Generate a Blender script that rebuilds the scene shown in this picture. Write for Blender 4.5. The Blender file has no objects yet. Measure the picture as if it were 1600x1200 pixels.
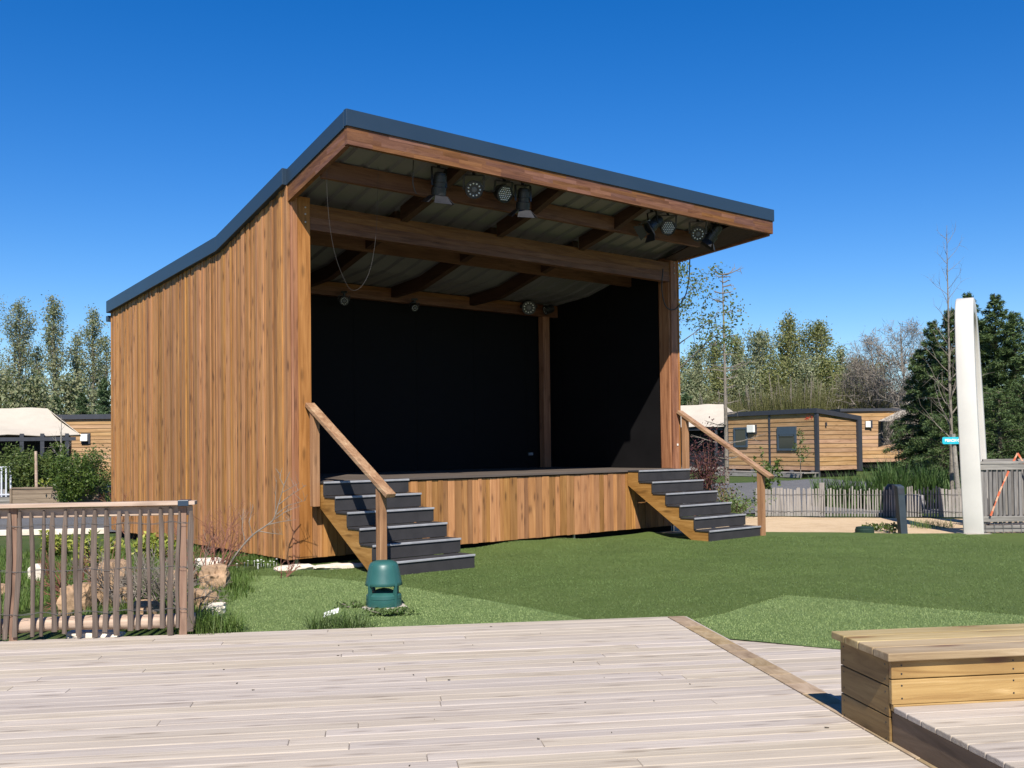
import bpy, math, random
import numpy as np
from mathutils import Vector, Matrix, noise as mnoise

SC = bpy.context.scene
COL = SC.collection
random.seed(7)
RNG = np.random.default_rng(7)
V3 = Vector

# ---------------------------------------------------------------- camera
F_PX, PITCH, ROLL, SHIFT, EYE = 1554.9, 0.0211, -0.0118, 64.4, 1.455
cam_d = bpy.data.cameras.new('camera')
cam = bpy.data.objects.new('camera', cam_d)
COL.objects.link(cam)
cam_d.sensor_width = 36.0
cam_d.lens = F_PX / 1600 * 36
cam_d.shift_y = SHIFT / 1600
cam_d.clip_start, cam_d.clip_end = 0.05, 2000
cam.matrix_world = Matrix.Translation((0, 0, EYE)) @ Matrix.Rotation(math.pi / 2 + PITCH, 4, 'X') @ Matrix.Rotation(ROLL, 4, 'Z')
SC.camera = cam

# ---------------------------------------------------------------- sky, sun, exposure
SUN_DIR = V3((-0.015, 0.70, -0.715)).normalized()      # the way the light travels: from behind the camera
SUN_EL = math.asin(-SUN_DIR.z)
world = bpy.data.worlds.new('World')
SC.world = world
world.use_nodes = True
wn = world.node_tree
sky = wn.nodes.new('ShaderNodeTexSky')
sky.sky_type = 'NISHITA'
sky.sun_disc = False
sky.sun_elevation = SUN_EL
sky.sun_rotation = math.atan2(-SUN_DIR.x, -SUN_DIR.y)
sky.altitude = 0
sky.air_density, sky.dust_density, sky.ozone_density = 1.0, 0.2, 5.0
wn.nodes['Background'].inputs['Strength'].default_value = 0.081
shs = wn.nodes.new('ShaderNodeHueSaturation')
shs.inputs['Saturation'].default_value = 1.36
shs.inputs['Hue'].default_value = 0.511
wn.links.new(sky.outputs[0], shs.inputs['Color'])
wn.links.new(shs.outputs[0], wn.nodes['Background'].inputs['Color'])
sun_d = bpy.data.lights.new('sun', 'SUN')
sun_d.energy, sun_d.angle, sun_d.color = 4.6, math.radians(0.53), (1.0, 0.95, 0.87)
sun = bpy.data.objects.new('sun', sun_d)
COL.objects.link(sun)
sun.location = (0, -10, 20)
sun.rotation_euler = SUN_DIR.to_track_quat('-Z', 'Y').to_euler()
SC.view_settings.view_transform = 'Standard'
SC.view_settings.look = 'None'
SC.view_settings.exposure = 0.8
SC.view_settings.gamma = 1.0


# ---------------------------------------------------------------- places: points on the ground or at a distance
def ray(px, py):
    cr, sr, cp, sp = math.cos(ROLL), math.sin(ROLL), math.cos(PITCH), math.sin(PITCH)
    a, b = px - 800, py - 600 - SHIFT
    x, y = a * cr + b * sr, -a * sr + b * cr
    up = -y / F_PX
    return V3((x / F_PX, cp - up * sp, sp + up * cp))


def gnd(px, py, z=0.0):
    r = ray(px, py)
    return V3((0, 0, EYE)) + r * ((z - EYE) / r.z)


def at(px, py, y):
    r = ray(px, py)
    return V3((0, 0, EYE)) + r * (y / r.y)


YAW, P0 = 0.6933, V3((-2.7375, 12.2297, 0))


def b2w(u, v, z=0.0):
    c, s = math.cos(YAW), math.sin(YAW)
    return V3((P0.x + u * c - v * s, P0.y + u * s + v * c, z))


def w2b(p):
    c, s = math.cos(YAW), math.sin(YAW)
    x, y = p.x - P0.x, p.y - P0.y
    return V3((x * c + y * s, -x * s + y * c, p.z))


# ---------------------------------------------------------------- object helpers
def setp(o, label=None, cat=None, group=None, kind=None):
    if label: o['label'] = label
    if cat: o['category'] = cat
    if group: o['group'] = group
    if kind: o['kind'] = kind
    return o


def empty(name, loc=(0, 0, 0), rz=0.0, label=None, cat=None, group=None):
    o = bpy.data.objects.new(name, None)
    COL.objects.link(o)
    o.location = loc
    o.rotation_euler = (0, 0, rz)
    o.empty_display_size = 0.1
    return setp(o, label, cat, group)


def copy_tree(o, parent=None):
    c = o.copy()
    COL.objects.link(c)
    c.parent = parent
    for ch in [x for x in o.children]:
        copy_tree(ch, c)
    return c


class MB:
    def __init__(self):
        self.v, self.f, self.m = [], [], []

    def add(self, vs, fs, mi=0):
        n = len(self.v)
        self.v.extend([tuple(p) for p in vs])
        self.f.extend([tuple(i + n for i in q) for q in fs])
        self.m.extend([mi] * len(fs))
        return self

    def box(self, x0, x1, y0, y1, z0, z1, mi=0):
        vs = [(x0, y0, z0), (x1, y0, z0), (x1, y1, z0), (x0, y1, z0), (x0, y0, z1), (x1, y0, z1), (x1, y1, z1), (x0, y1, z1)]
        return self.add(vs, [(0, 3, 2, 1), (4, 5, 6, 7), (0, 1, 5, 4), (1, 2, 6, 5), (2, 3, 7, 6), (3, 0, 4, 7)], mi)

    def hexa(self, b, t, mi=0):
        """four bottom points and four top points, counter-clockwise seen from above"""
        return self.add(list(b) + list(t), [(0, 3, 2, 1), (4, 5, 6, 7), (0, 1, 5, 4), (1, 2, 6, 5), (2, 3, 7, 6), (3, 0, 4, 7)], mi)

    def beam(self, p0, p1, w, h, up=(0, 0, 1), mi=0):
        p0, p1, up = V3(p0), V3(p1), V3(up)
        d = (p1 - p0).normalized()
        s = d.cross(up).normalized()
        n = s.cross(d)
        c = [(-w / 2, -h / 2), (w / 2, -h / 2), (w / 2, h / 2), (-w / 2, h / 2)]
        vs = [p0 + s * a + n * b for a, b in c] + [p1 + s * a + n * b for a, b in c]
        return self.add(vs, [(0, 1, 2, 3), (7, 6, 5, 4), (0, 4, 5, 1), (1, 5, 6, 2), (2, 6, 7, 3), (3, 7, 4, 0)], mi)

    def extrude(self, poly, d, mi=0):
        """poly: 3-D points in order; d: extrusion vector"""
        n = len(poly)
        d = V3(d)
        a = [V3(p) for p in poly]
        vs = a + [p + d for p in a]
        fs = [tuple(range(n))[::-1], tuple(range(n, 2 * n))]
        fs += [(i, (i + 1) % n, n + (i + 1) % n, n + i) for i in range(n)]
        return self.add(vs, fs, mi)

    def tube(self, pts, rad, n=6, mi=0, cap=True):
        pts = [V3(p) for p in pts]
        if not hasattr(rad, '__len__'): rad = [rad] * len(pts)
        vs, fs = [], []
        ref = V3((0.31, 0.17, 0.93))
        for i, p in enumerate(pts):
            d = (pts[min(i + 1, len(pts) - 1)] - pts[max(i - 1, 0)])
            d = d.normalized() if d.length > 1e-9 else V3((0, 0, 1))
            a = d.cross(ref)
            if a.length < 1e-3: a = d.cross(V3((1, 0, 0)))
            a.normalize()
            b = d.cross(a)
            for k in range(n):
                t = 2 * math.pi * k / n
                vs.append(p + (a * math.cos(t) + b * math.sin(t)) * rad[i])
        for i in range(len(pts) - 1):
            for k in range(n):
                fs.append((i * n + k, i * n + (k + 1) % n, (i + 1) * n + (k + 1) % n, (i + 1) * n + k))
        if cap:
            fs.append(tuple(range(n))[::-1])
            fs.append(tuple(range((len(pts) - 1) * n, len(pts) * n)))
        return self.add(vs, fs, mi)

    def lathe(self, prof, n=24, org=(0, 0, 0), ax=None, mi=0):
        """prof: (radius, height) pairs along the axis"""
        M = Matrix.Identity(3) if ax is None else V3(ax).to_track_quat('Z', 'Y').to_matrix()
        o = V3(org)
        vs, fs = [], []
        for r, h in prof:
            for k in range(n):
                t = 2 * math.pi * k / n
                vs.append(o + M @ V3((r * math.cos(t), r * math.sin(t), h)))
        for i in range(len(prof) - 1):
            for k in range(n):
                fs.append((i * n + k, i * n + (k + 1) % n, (i + 1) * n + (k + 1) % n, (i + 1) * n + k))
        fs.append(tuple(range(n))[::-1])
        fs.append(tuple(range((len(prof) - 1) * n, len(prof) * n)))
        return self.add(vs, fs, mi)

    def build(self, name, mat, parent=None, bevel=0.0, smooth=False, seg=2):
        me = bpy.data.meshes.new(name)
        me.from_pydata([tuple(p) for p in self.v], [], self.f)
        for m in (mat if isinstance(mat, (list, tuple)) else [mat]): me.materials.append(m)
        if any(self.m): me.polygons.foreach_set('material_index', self.m)
        if smooth: me.polygons.foreach_set('use_smooth', [True] * len(me.polygons))
        me.update()
        o = bpy.data.objects.new(name, me)
        COL.objects.link(o)
        o.parent = parent
        if bevel:
            b = o.modifiers.new('bevel', 'BEVEL')
            b.width, b.segments, b.limit_method, b.angle_limit = bevel, seg, 'ANGLE', math.radians(40)
            b.use_clamp_overlap = True
        return o


def np_mesh(name, verts, nper, mat, parent=None, smooth=False):
    """verts: (N*nper, 3) array; every nper vertices are one face"""
    verts = np.asarray(verts, dtype=np.float32).reshape(-1, 3)
    nf = len(verts) // nper
    me = bpy.data.meshes.new(name)
    me.vertices.add(len(verts))
    me.vertices.foreach_set('co', verts.ravel())
    me.loops.add(len(verts))
    me.loops.foreach_set('vertex_index', np.arange(len(verts), dtype=np.int32))
    me.polygons.add(nf)
    me.polygons.foreach_set('loop_start', np.arange(0, nf * nper, nper, dtype=np.int32))
    me.polygons.foreach_set('loop_total', np.full(nf, nper, dtype=np.int32))
    me.update(calc_edges=True)
    me.materials.append(mat)
    o = bpy.data.objects.new(name, me)
    COL.objects.link(o)
    o.parent = parent
    return o


# ---------------------------------------------------------------- materials
def lin(r, g, b):
    f = lambda c: ((c / 255) / 12.92 if c / 255 <= 0.04045 else ((c / 255 + 0.055) / 1.055) ** 2.4)
    return (f(r), f(g), f(b), 1)


def new_mat(name):
    m = bpy.data.materials.new(name)
    m.use_nodes = True
    nt = m.node_tree
    return m, nt, nt.nodes['Principled BSDF'], nt.nodes['Material Output']


def N(nt, kind, **kw):
    n = nt.nodes.new(kind)
    for k, v in kw.items():
        if k in ('operation', 'blend_type', 'data_type', 'feature', 'distance', 'noise_dimensions', 'wave_type', 'bands_direction', 'musgrave_type', 'invert', 'mode', 'clamp', 'vector_type'):
            setattr(n, k, v)
        else:
            n.inputs[k].default_value = v
    return n


def ramp(nt, stops):
    r = nt.nodes.new('ShaderNodeValToRGB')
    e = r.color_ramp.elements
    while len(e) < len(stops): e.new(0.5)
    for i, (p, c) in enumerate(stops):
        e[i].position = p
        e[i].color = c if len(c) == 4 else (*c, 1)
    return r


def mixc(nt, fac, a, b, blend='MIX'):
    m = nt.nodes.new('ShaderNodeMix')
    m.data_type, m.blend_type = 'RGBA', blend
    L = nt.links
    for sock, val in ((m.inputs['Factor'], fac), (m.inputs[6], a), (m.inputs[7], b)):
        if hasattr(val, 'is_output'): L.new(val, sock)
        else: sock.default_value = val
    return m.outputs[2]


def math_n(nt, op, a, b=0.0, c=None):
    m = nt.nodes.new('ShaderNodeMath')
    m.operation = op
    for i, val in enumerate((a, b, c)):
        if val is None: continue
        if hasattr(val, 'is_output'): nt.links.new(val, m.inputs[i])
        else: m.inputs[i].default_value = val
    return m.outputs[0]


def wood(name, axis, cols, rough=0.6, knots=0.8, spread=0.35, across=22.0, along=1.1, bump=0.25, knot_col=None, spec=0.3, stain=0.0, hue=0.02, knot_scale=(2.3, 8.5), flame=0.0, satvar=0.25):
    """sawn boards: grain along one axis, each board (mesh island) with a tone of its own"""
    m, nt, bs, out = new_mat(name)
    L = nt.links
    tc = N(nt, 'ShaderNodeTexCoord')
    geo = N(nt, 'ShaderNodeNewGeometry')
    rnd = geo.outputs['Random Per Island']
    off = N(nt, 'ShaderNodeVectorMath', operation='SCALE')
    off.inputs[0].default_value = (17.3, 29.1, 41.7)
    L.new(rnd, off.inputs['Scale'])
    add = N(nt, 'ShaderNodeVectorMath', operation='ADD')
    L.new(tc.outputs['Object'], add.inputs[0])
    L.new(off.outputs[0], add.inputs[1])

    def mapped(al, ac):
        mp = N(nt, 'ShaderNodeMapping')
        s = [ac, ac, ac]
        s['xyz'.index(axis)] = al
        mp.inputs['Scale'].default_value = s
        L.new(add.outputs[0], mp.inputs['Vector'])
        return mp.outputs[0]
    n1 = N(nt, 'ShaderNodeTexNoise', Scale=1.0, Detail=7.0, Roughness=0.62, Distortion=1.3)
    L.new(mapped(along, across), n1.inputs['Vector'])
    n2 = N(nt, 'ShaderNodeTexNoise', Scale=1.0, Detail=3.0, Roughness=0.5, Distortion=0.6)
    L.new(mapped(along * 0.55, across * 0.28), n2.inputs['Vector'])
    fac = math_n(nt, 'ADD', math_n(nt, 'MULTIPLY', n1.outputs[0], 0.62), math_n(nt, 'MULTIPLY', n2.outputs[0], 0.38))
    k = len(cols)
    rp = ramp(nt, [(0.30 + 0.40 * i / (k - 1), c) for i, c in enumerate(cols)])
    L.new(fac, rp.inputs[0])
    col = rp.outputs[0]
    if knots:
        vo = N(nt, 'ShaderNodeTexVoronoi', feature='F1', Scale=1.0, Randomness=1.0)
        nd = N(nt, 'ShaderNodeVectorMath', operation='ADD')
        sc = N(nt, 'ShaderNodeVectorMath', operation='SCALE')
        sc.inputs['Scale'].default_value = 0.35
        L.new(n2.outputs['Color'], sc.inputs[0])
        L.new(mapped(*knot_scale), nd.inputs[0])
        L.new(sc.outputs[0], nd.inputs[1])
        L.new(nd.outputs[0], vo.inputs['Vector'])
        kr = ramp(nt, [(0.0, (1, 1, 1)), (0.10, (0.9, 0.9, 0.9)), (0.26, (0, 0, 0))])
        L.new(vo.outputs['Distance'], kr.inputs[0])
        if flame:                                      # darker figure flowing round each knot
            fr_ = ramp(nt, [(0.0, (1, 1, 1)), (0.25, (0.75, 0.75, 0.75)), (0.62, (0, 0, 0))])
            L.new(vo.outputs['Distance'], fr_.inputs[0])
            ff_ = math_n(nt, 'MULTIPLY', math_n(nt, 'MULTIPLY', fr_.outputs[0], n1.outputs[0]), flame * 1.8)
            col = mixc(nt, ff_, col, cols[0])
        kf = math_n(nt, 'MULTIPLY', kr.outputs[0], knots)
        col = mixc(nt, kf, col, knot_col or tuple(c * 0.35 for c in cols[0][:3]) + (1,))
    hs = N(nt, 'ShaderNodeHueSaturation')
    hs.inputs['Fac'].default_value = 1
    w = N(nt, 'ShaderNodeTexWhiteNoise', noise_dimensions='1D')
    L.new(rnd, w.inputs['W'])
    L.new(math_n(nt, 'MULTIPLY_ADD', rnd, spread, 1 - spread / 2), hs.inputs['Value'])
    L.new(math_n(nt, 'MULTIPLY_ADD', w.outputs['Value'], hue, 0.5 - hue / 2), hs.inputs['Hue'])
    L.new(math_n(nt, 'MULTIPLY_ADD', w.outputs['Value'], satvar, 1 - satvar * 0.52), hs.inputs['Saturation'])
    L.new(col, hs.inputs['Color'])
    col = hs.outputs[0]
    if stain:
        ns = N(nt, 'ShaderNodeTexNoise', Scale=0.8, Detail=6.0, Roughness=0.65)
        L.new(tc.outputs['Object'], ns.inputs['Vector'])
        sr = ramp(nt, [(0.40, (0, 0, 0)), (0.72, (1, 1, 1))])
        L.new(ns.outputs[0], sr.inputs[0])
        col = mixc(nt, math_n(nt, 'MULTIPLY', sr.outputs[0], stain), col, (0.55, 0.52, 0.5, 1), 'MULTIPLY')
    L.new(col, bs.inputs['Base Color'])
    bs.inputs['Roughness'].default_value = rough
    bs.inputs['Specular IOR Level'].default_value = spec
    bp = N(nt, 'ShaderNodeBump', Strength=bump, Distance=0.01)
    L.new(n1.outputs[0], bp.inputs['Height'])
    L.new(bp.outputs[0], bs.inputs['Normal'])
    return m


def plain(name, col, rough=0.5, spec=0.5, metal=0.0, var=0.12, scale=6.0, bump=0.0, bscale=60.0, island=0.0):
    """paint, plastic, metal, stone: base colour with slight mottling and wear"""
    m, nt, bs, out = new_mat(name)
    L = nt.links
    tc = N(nt, 'ShaderNodeTexCoord')
    n = N(nt, 'ShaderNodeTexNoise', Scale=scale, Detail=6.0, Roughness=0.6)
    L.new(tc.outputs['Object'], n.inputs['Vector'])
    c = col if len(col) == 4 else (*col, 1)
    rp = ramp(nt, [(0.3, tuple(x * (1 - var) for x in c[:3])), (0.7, tuple(min(1, x * (1 + var)) for x in c[:3]))])
    L.new(n.outputs[0], rp.inputs[0])
    o = rp.outputs[0]
    if island:
        geo = N(nt, 'ShaderNodeNewGeometry')
        hs = N(nt, 'ShaderNodeHueSaturation')
        L.new(math_n(nt, 'MULTIPLY_ADD', geo.outputs['Random Per Island'], island, 1 - island / 2), hs.inputs['Value'])
        L.new(o, hs.inputs['Color'])
        o = hs.outputs[0]
    L.new(o, bs.inputs['Base Color'])
    L.new(math_n(nt, 'MULTIPLY_ADD', n.outputs[0], 0.2, max(0.02, rough - 0.1)), bs.inputs['Roughness'])
    bs.inputs['Specular IOR Level'].default_value = spec
    bs.inputs['Metallic'].default_value = metal
    if bump:
        nb = N(nt, 'ShaderNodeTexNoise', Scale=bscale, Detail=5.0, Roughness=0.6)
        L.new(tc.outputs['Object'], nb.inputs['Vector'])
        bp = N(nt, 'ShaderNodeBump', Strength=bump, Distance=0.02)
        L.new(nb.outputs[0], bp.inputs['Height'])
        L.new(bp.outputs[0], bs.inputs['Normal'])
    return m


def leafy(name, cols, trans=0.3, rough=0.55, patch=0.0):
    """leaves: every leaf (mesh island) takes a tone of its own; light passes through"""
    m, nt, bs, out = new_mat(name)
    L = nt.links
    geo = N(nt, 'ShaderNodeNewGeometry')
    k = len(cols)
    rp = ramp(nt, [(i / max(1, k - 1), c) for i, c in enumerate(cols)])
    L.new(geo.outputs['Random Per Island'], rp.inputs[0])
    col = rp.outputs[0]
    if patch:                                          # uneven lie and wear of the pile
        tc = N(nt, 'ShaderNodeTexCoord')
        na = N(nt, 'ShaderNodeTexNoise', Scale=1.1, Detail=3.0, Roughness=0.55, Distortion=0.8)
        nb = N(nt, 'ShaderNodeTexNoise', Scale=7.0, Detail=4.0, Roughness=0.6)
        for q_ in (na, nb): L.new(tc.outputs['Object'], q_.inputs['Vector'])
        hv = N(nt, 'ShaderNodeHueSaturation')
        L.new(math_n(nt, 'ADD', math_n(nt, 'MULTIPLY_ADD', na.outputs[0], patch * 1.6, 1 - patch * 1.3), math_n(nt, 'MULTIPLY', nb.outputs[0], patch)), hv.inputs['Value'])
        L.new(col, hv.inputs['Color'])
        col = hv.outputs[0]
    L.new(col, bs.inputs['Base Color'])
    bs.inputs['Roughness'].default_value = rough
    bs.inputs['Specular IOR Level'].default_value = 0.25
    tr = N(nt, 'ShaderNodeBsdfTranslucent')
    L.new(mixc(nt, 0.5, rp.outputs[0], (0.25, 0.35, 0.05, 1), 'MIX'), tr.inputs['Color'])
    mx = N(nt, 'ShaderNodeMixShader', Fac=trans)
    L.new(bs.outputs[0], mx.inputs[1])
    L.new(tr.outputs[0], mx.inputs[2])
    L.new(mx.outputs[0], out.inputs['Surface'])
    return m


def ground_mat(name, stops, scale, fine=90.0, fine_amt=0.35, rough=0.9, bump=0.5, bdist=0.02, big=0.5, stretch=None):
    m, nt, bs, out = new_mat(name)
    L = nt.links
    tc = N(nt, 'ShaderNodeTexCoord')
    vec = tc.outputs['Object']
    if stretch:
        mp = N(nt, 'ShaderNodeMapping')
        mp.inputs['Scale'].default_value = stretch
        L.new(vec, mp.inputs['Vector'])
        vec = mp.outputs[0]
    a = N(nt, 'ShaderNodeTexNoise', Scale=scale, Detail=8.0, Roughness=0.65, Distortion=0.4)
    b = N(nt, 'ShaderNodeTexNoise', Scale=fine, Detail=4.0, Roughness=0.7)
    c = N(nt, 'ShaderNodeTexNoise', Scale=big, Detail=3.0, Roughness=0.5)
    for n in (a, b, c): L.new(vec, n.inputs['Vector'])
    f = math_n(nt, 'ADD', math_n(nt, 'MULTIPLY', a.outputs[0], 0.45 - fine_amt * 0.3), math_n(nt, 'MULTIPLY', b.outputs[0], fine_amt))
    f = math_n(nt, 'ADD', f, math_n(nt, 'MULTIPLY', c.outputs[0], 0.55 - fine_amt * 0.7))
    rp = ramp(nt, stops)
    L.new(f, rp.inputs[0])
    L.new(rp.outputs[0], bs.inputs['Base Color'])
    bs.inputs['Roughness'].default_value = rough
    bs.inputs['Specular IOR Level'].default_value = 0.15
    bp = N(nt, 'ShaderNodeBump', Strength=bump, Distance=bdist)
    L.new(b.outputs[0], bp.inputs['Height'])
    L.new(bp.outputs[0], bs.inputs['Normal'])
    return m


M = {}
CLAD = [(0.1616, 0.0708, 0.0231, 1), (0.2841, 0.1289, 0.0448, 1), (0.3674, 0.1772, 0.065, 1), (0.4604, 0.2452, 0.1004, 1)]
M['clad'] = wood('cladding_wood', 'z', CLAD, rough=0.62, knots=0.95, spread=0.62, across=34, along=1.0, hue=0.010, stain=0.12, knot_scale=(3.0, 11.5), flame=0.28, satvar=0.10, knot_col=(0.125, 0.055, 0.022, 1))
GLU = [(0.0576, 0.0211, 0.009, 1), (0.1152, 0.0458, 0.0199, 1), (0.167, 0.0731, 0.0331, 1), (0.2131, 0.1053, 0.0542, 1)]
M['beam_u'] = wood('laminated_beam_wood', 'x', GLU, rough=0.6, knots=0.35, spread=0.3, across=20, along=1.5, hue=0.02)
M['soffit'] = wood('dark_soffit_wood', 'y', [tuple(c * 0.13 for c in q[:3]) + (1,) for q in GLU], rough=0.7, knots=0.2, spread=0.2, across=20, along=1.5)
M['rafter'] = wood('shaded_rafter_wood', 'y', [tuple(c * 0.34 for c in q[:3]) + (1,) for q in GLU], rough=0.65, knots=0.3, spread=0.25, across=20, along=1.5)  # beam wood darkened, with the shade under the roof painted in
M['beam_v'] = wood('rafter_wood', 'y', GLU, rough=0.6, knots=0.35, spread=0.3, across=20, along=1.5, hue=0.02)
M['post_z'] = wood('post_wood', 'z', [(0.1091, 0.0398, 0.0148, 1), (0.2281, 0.0929, 0.0348, 1), (0.3272, 0.1461, 0.0592, 1), (0.4166, 0.1991, 0.0871, 1)], rough=0.6, knots=0.5, spread=0.2, across=18, along=0.9)
STAIRW = [(0.1274, 0.0575, 0.0181, 1), (0.245, 0.1191, 0.0419, 1), (0.3332, 0.1724, 0.0651, 1), (0.441, 0.2464, 0.1086, 1)]
M['rail_z'] = wood('newel_wood', 'z', STAIRW, rough=0.55, knots=0.4, spread=0.2, across=20, along=0.8)
M['rail_y'] = wood('handrail_wood', 'y', [(0.1372, 0.0649, 0.026, 1), (0.2548, 0.1357, 0.0566, 1), (0.3528, 0.2124, 0.1003, 1), (0.4704, 0.3422, 0.177, 1)], rough=0.5, knots=0.3, spread=0.25, across=24, along=1.0)
M['string'] = wood('stringer_wood', 'y', STAIRW, rough=0.6, knots=0.5, spread=0.1, across=14, along=1.5)
M['deck'] = wood('weathered_decking', 'x', [(0.2743, 0.2226, 0.1779, 1), (0.3541, 0.2994, 0.2444, 1), (0.4139, 0.3533, 0.2902, 1), (0.4688, 0.4032, 0.3343, 1)], rough=0.75, knots=0.5, spread=0.12, across=30, along=1.0, bump=0.35, knot_col=(0.1217, 0.0861, 0.0625, 1), spec=0.2, hue=0.016, satvar=0.3, knot_scale=(2.4, 14.0))
M['deck_y'] = wood('decking_edge_board', 'y', [(0.1685, 0.1154, 0.0666, 1), (0.2527, 0.1783, 0.1066, 1), (0.3229, 0.2377, 0.1499, 1), (0.3861, 0.3007, 0.2065, 1)], rough=0.75, knots=0.15, spread=0.25, across=12, along=5.0, spec=0.2)
BEN = [(0.1473, 0.0775, 0.0141, 1), (0.2946, 0.1732, 0.0405, 1), (0.3802, 0.2416, 0.0651, 1), (0.5132, 0.3555, 0.1364, 1)]
M['bench_x'] = wood('treated_pine_long', 'x', BEN, rough=0.5, knots=0.9, spread=0.25, across=26, along=1.5, knot_col=(0.15, 0.06, 0.02, 1), knot_scale=(2.6, 8.0), flame=0.6)
M['bench_top'] = wood('weathered_pine_plank', 'x', [(0.19, 0.125, 0.055, 1), (0.30, 0.215, 0.105, 1), (0.38, 0.285, 0.155, 1), (0.48, 0.38, 0.22, 1)], rough=0.6, knots=0.9, spread=0.35, across=26, along=1.5, knot_col=(0.16, 0.08, 0.03, 1), knot_scale=(2.2, 8.0), flame=0.5)
M['bench_y'] = wood('shaded_pine_short', 'y', [tuple(c * 0.6 for c in q[:3]) + (1,) for q in BEN], rough=0.55, knots=0.4, spread=0.2, across=15, along=1.6)  # side boards: the front pine darkened, shade painted into the tone
M['step_side'] = wood('shaded_step_side', 'y', [(0.075, 0.0486, 0.0264, 1), (0.1275, 0.0837, 0.0456, 1), (0.18, 0.1215, 0.0696, 1), (0.24, 0.1688, 0.102, 1)], rough=0.75, knots=0.3, spread=0.15, across=14, along=1.2)  # flank turned from the sun: its shade is painted into the wood
M['picket'] = wood('weathered_chestnut', 'z', [(0.0413, 0.0295, 0.0216, 1), (0.0827, 0.0615, 0.0454, 1), (0.1268, 0.0959, 0.0714, 1), (0.1819, 0.1378, 0.1018, 1)], rough=0.8, knots=0.3, spread=0.55, across=40, along=2.2, bump=0.6, hue=0.03)
M['picket_far'] = wood('bleached_pickets', 'z', [(0.1175, 0.1028, 0.0881, 1), (0.1982, 0.1799, 0.1579, 1), (0.2644, 0.2424, 0.213, 1), (0.3378, 0.3084, 0.2717, 1)], rough=0.85, knots=0.2, spread=0.7, across=30, along=2.0, bump=0.4, hue=0.04)
M['round_x'] = wood('debarked_rail_wood', 'x', [(0.2125, 0.136, 0.085, 1), (0.34, 0.238, 0.1615, 1), (0.425, 0.3145, 0.221, 1), (0.51, 0.3995, 0.2975, 1)], rough=0.7, knots=0.3, spread=0.15, across=18, along=1.2)
M['post_fence'] = wood('fence_post_wood', 'z', [(0.12, 0.0638, 0.0375, 1), (0.195, 0.1125, 0.0675, 1), (0.255, 0.1575, 0.0975, 1), (0.315, 0.21, 0.1425, 1)], rough=0.7, knots=0.5, spread=0.2, across=14, along=1.2)
M['grey_z'] = wood('grey_slat_wood', 'z', [(0.07, 0.065, 0.06, 1), (0.13, 0.12, 0.11, 1), (0.20, 0.185, 0.17, 1), (0.28, 0.26, 0.235, 1)], rough=0.85, knots=0.3, spread=0.45, across=22, along=1.4, hue=0.03)
M['grey_x'] = wood('grey_rail_wood', 'x', [(0.11, 0.10, 0.085, 1), (0.18, 0.165, 0.145, 1), (0.26, 0.24, 0.21, 1), (0.34, 0.31, 0.27, 1)], rough=0.85, knots=0.3, spread=0.3, across=22, along=1.4)
HOME = [(0.2024, 0.1064, 0.0438, 1), (0.2995, 0.1724, 0.0839, 1), (0.3724, 0.2274, 0.1204, 1), (0.4453, 0.2862, 0.1606, 1)]
M['home_x'] = wood('cabin_cladding', 'x', HOME, rough=0.7, knots=0.4, spread=0.2, across=10, along=0.8)
M['home_y'] = wood('cabin_cladding_end', 'y', HOME, rough=0.7, knots=0.4, spread=0.2, across=10, along=0.8)
M['sleeper'] = wood('planter_board_wood', 'x', [(0.11, 0.075, 0.045, 1), (0.18, 0.13, 0.085, 1), (0.25, 0.19, 0.125, 1), (0.31, 0.24, 0.17, 1)], rough=0.85, knots=0.3, spread=0.3, across=14, along=0.8)
M['floor'] = wood('stage_floor_wood', 'x', [(0.045, 0.034, 0.028, 1), (0.08, 0.062, 0.05, 1), (0.11, 0.088, 0.072, 1), (0.15, 0.12, 0.10, 1)], rough=0.7, knots=0.1, spread=0.2, across=14, along=0.8)
M['trim'] = plain('coated_metal_trim', (0.019, 0.036, 0.060), rough=0.38, spec=0.5, var=0.05, scale=1.5)
M['sheet'] = plain('ceiling_sheet_metal', (0.165, 0.158, 0.165), rough=0.55, spec=0.4, var=0.08, scale=2)
M['black'] = plain('black_stage_panel', (0.0066, 0.006, 0.0064), rough=0.75, spec=0.12, var=0.15, scale=2)
M['step'] = plain('dark_grey_step_board', (0.030, 0.028, 0.029), rough=0.7, spec=0.3, var=0.18, scale=5, bump=0.05, bscale=200)
M['nose'] = plain('grey_step_nosing', (0.26, 0.26, 0.27), rough=0.55, spec=0.4, var=0.15, scale=8)
M['blackmetal'] = plain('black_painted_metal', (0.014, 0.014, 0.016), rough=0.45, spec=0.5, var=0.2, scale=12)
M['led'] = plain('led_lens', (0.6, 0.6, 0.6), rough=0.2, spec=0.8, var=0.05)
M['ledback'] = plain('led_plate', (0.014, 0.014, 0.016), rough=0.4, spec=0.5)
M['silver'] = plain('bare_metal', (0.5, 0.5, 0.5), rough=0.35, metal=0.9, var=0.1)
M['cable'] = plain('black_cable', (0.02, 0.02, 0.02), rough=0.6)
M['cable_pale'] = plain('grey_wire', (0.05, 0.045, 0.04), rough=0.6)
M['speaker'] = plain('green_speaker_plastic', (0.022, 0.088, 0.078), rough=0.40, spec=0.5, var=0.10, scale=9, bump=0.04, bscale=300)
M['valve'] = plain('dull_green_plastic', (0.012, 0.030, 0.022), rough=0.75, spec=0.2, var=0.2)
M['speaker_in'] = plain('dark_speaker_core', (0.012, 0.02, 0.018), rough=0.7)
M['slab'] = plain('concrete_slab', (0.36, 0.32, 0.26), rough=0.9, var=0.25, scale=10, bump=0.4)
M['rock'] = plain('sandstone_rock', (0.301, 0.1945, 0.1122), rough=0.9, var=0.45, scale=5, bump=0.9, bscale=14)
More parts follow.
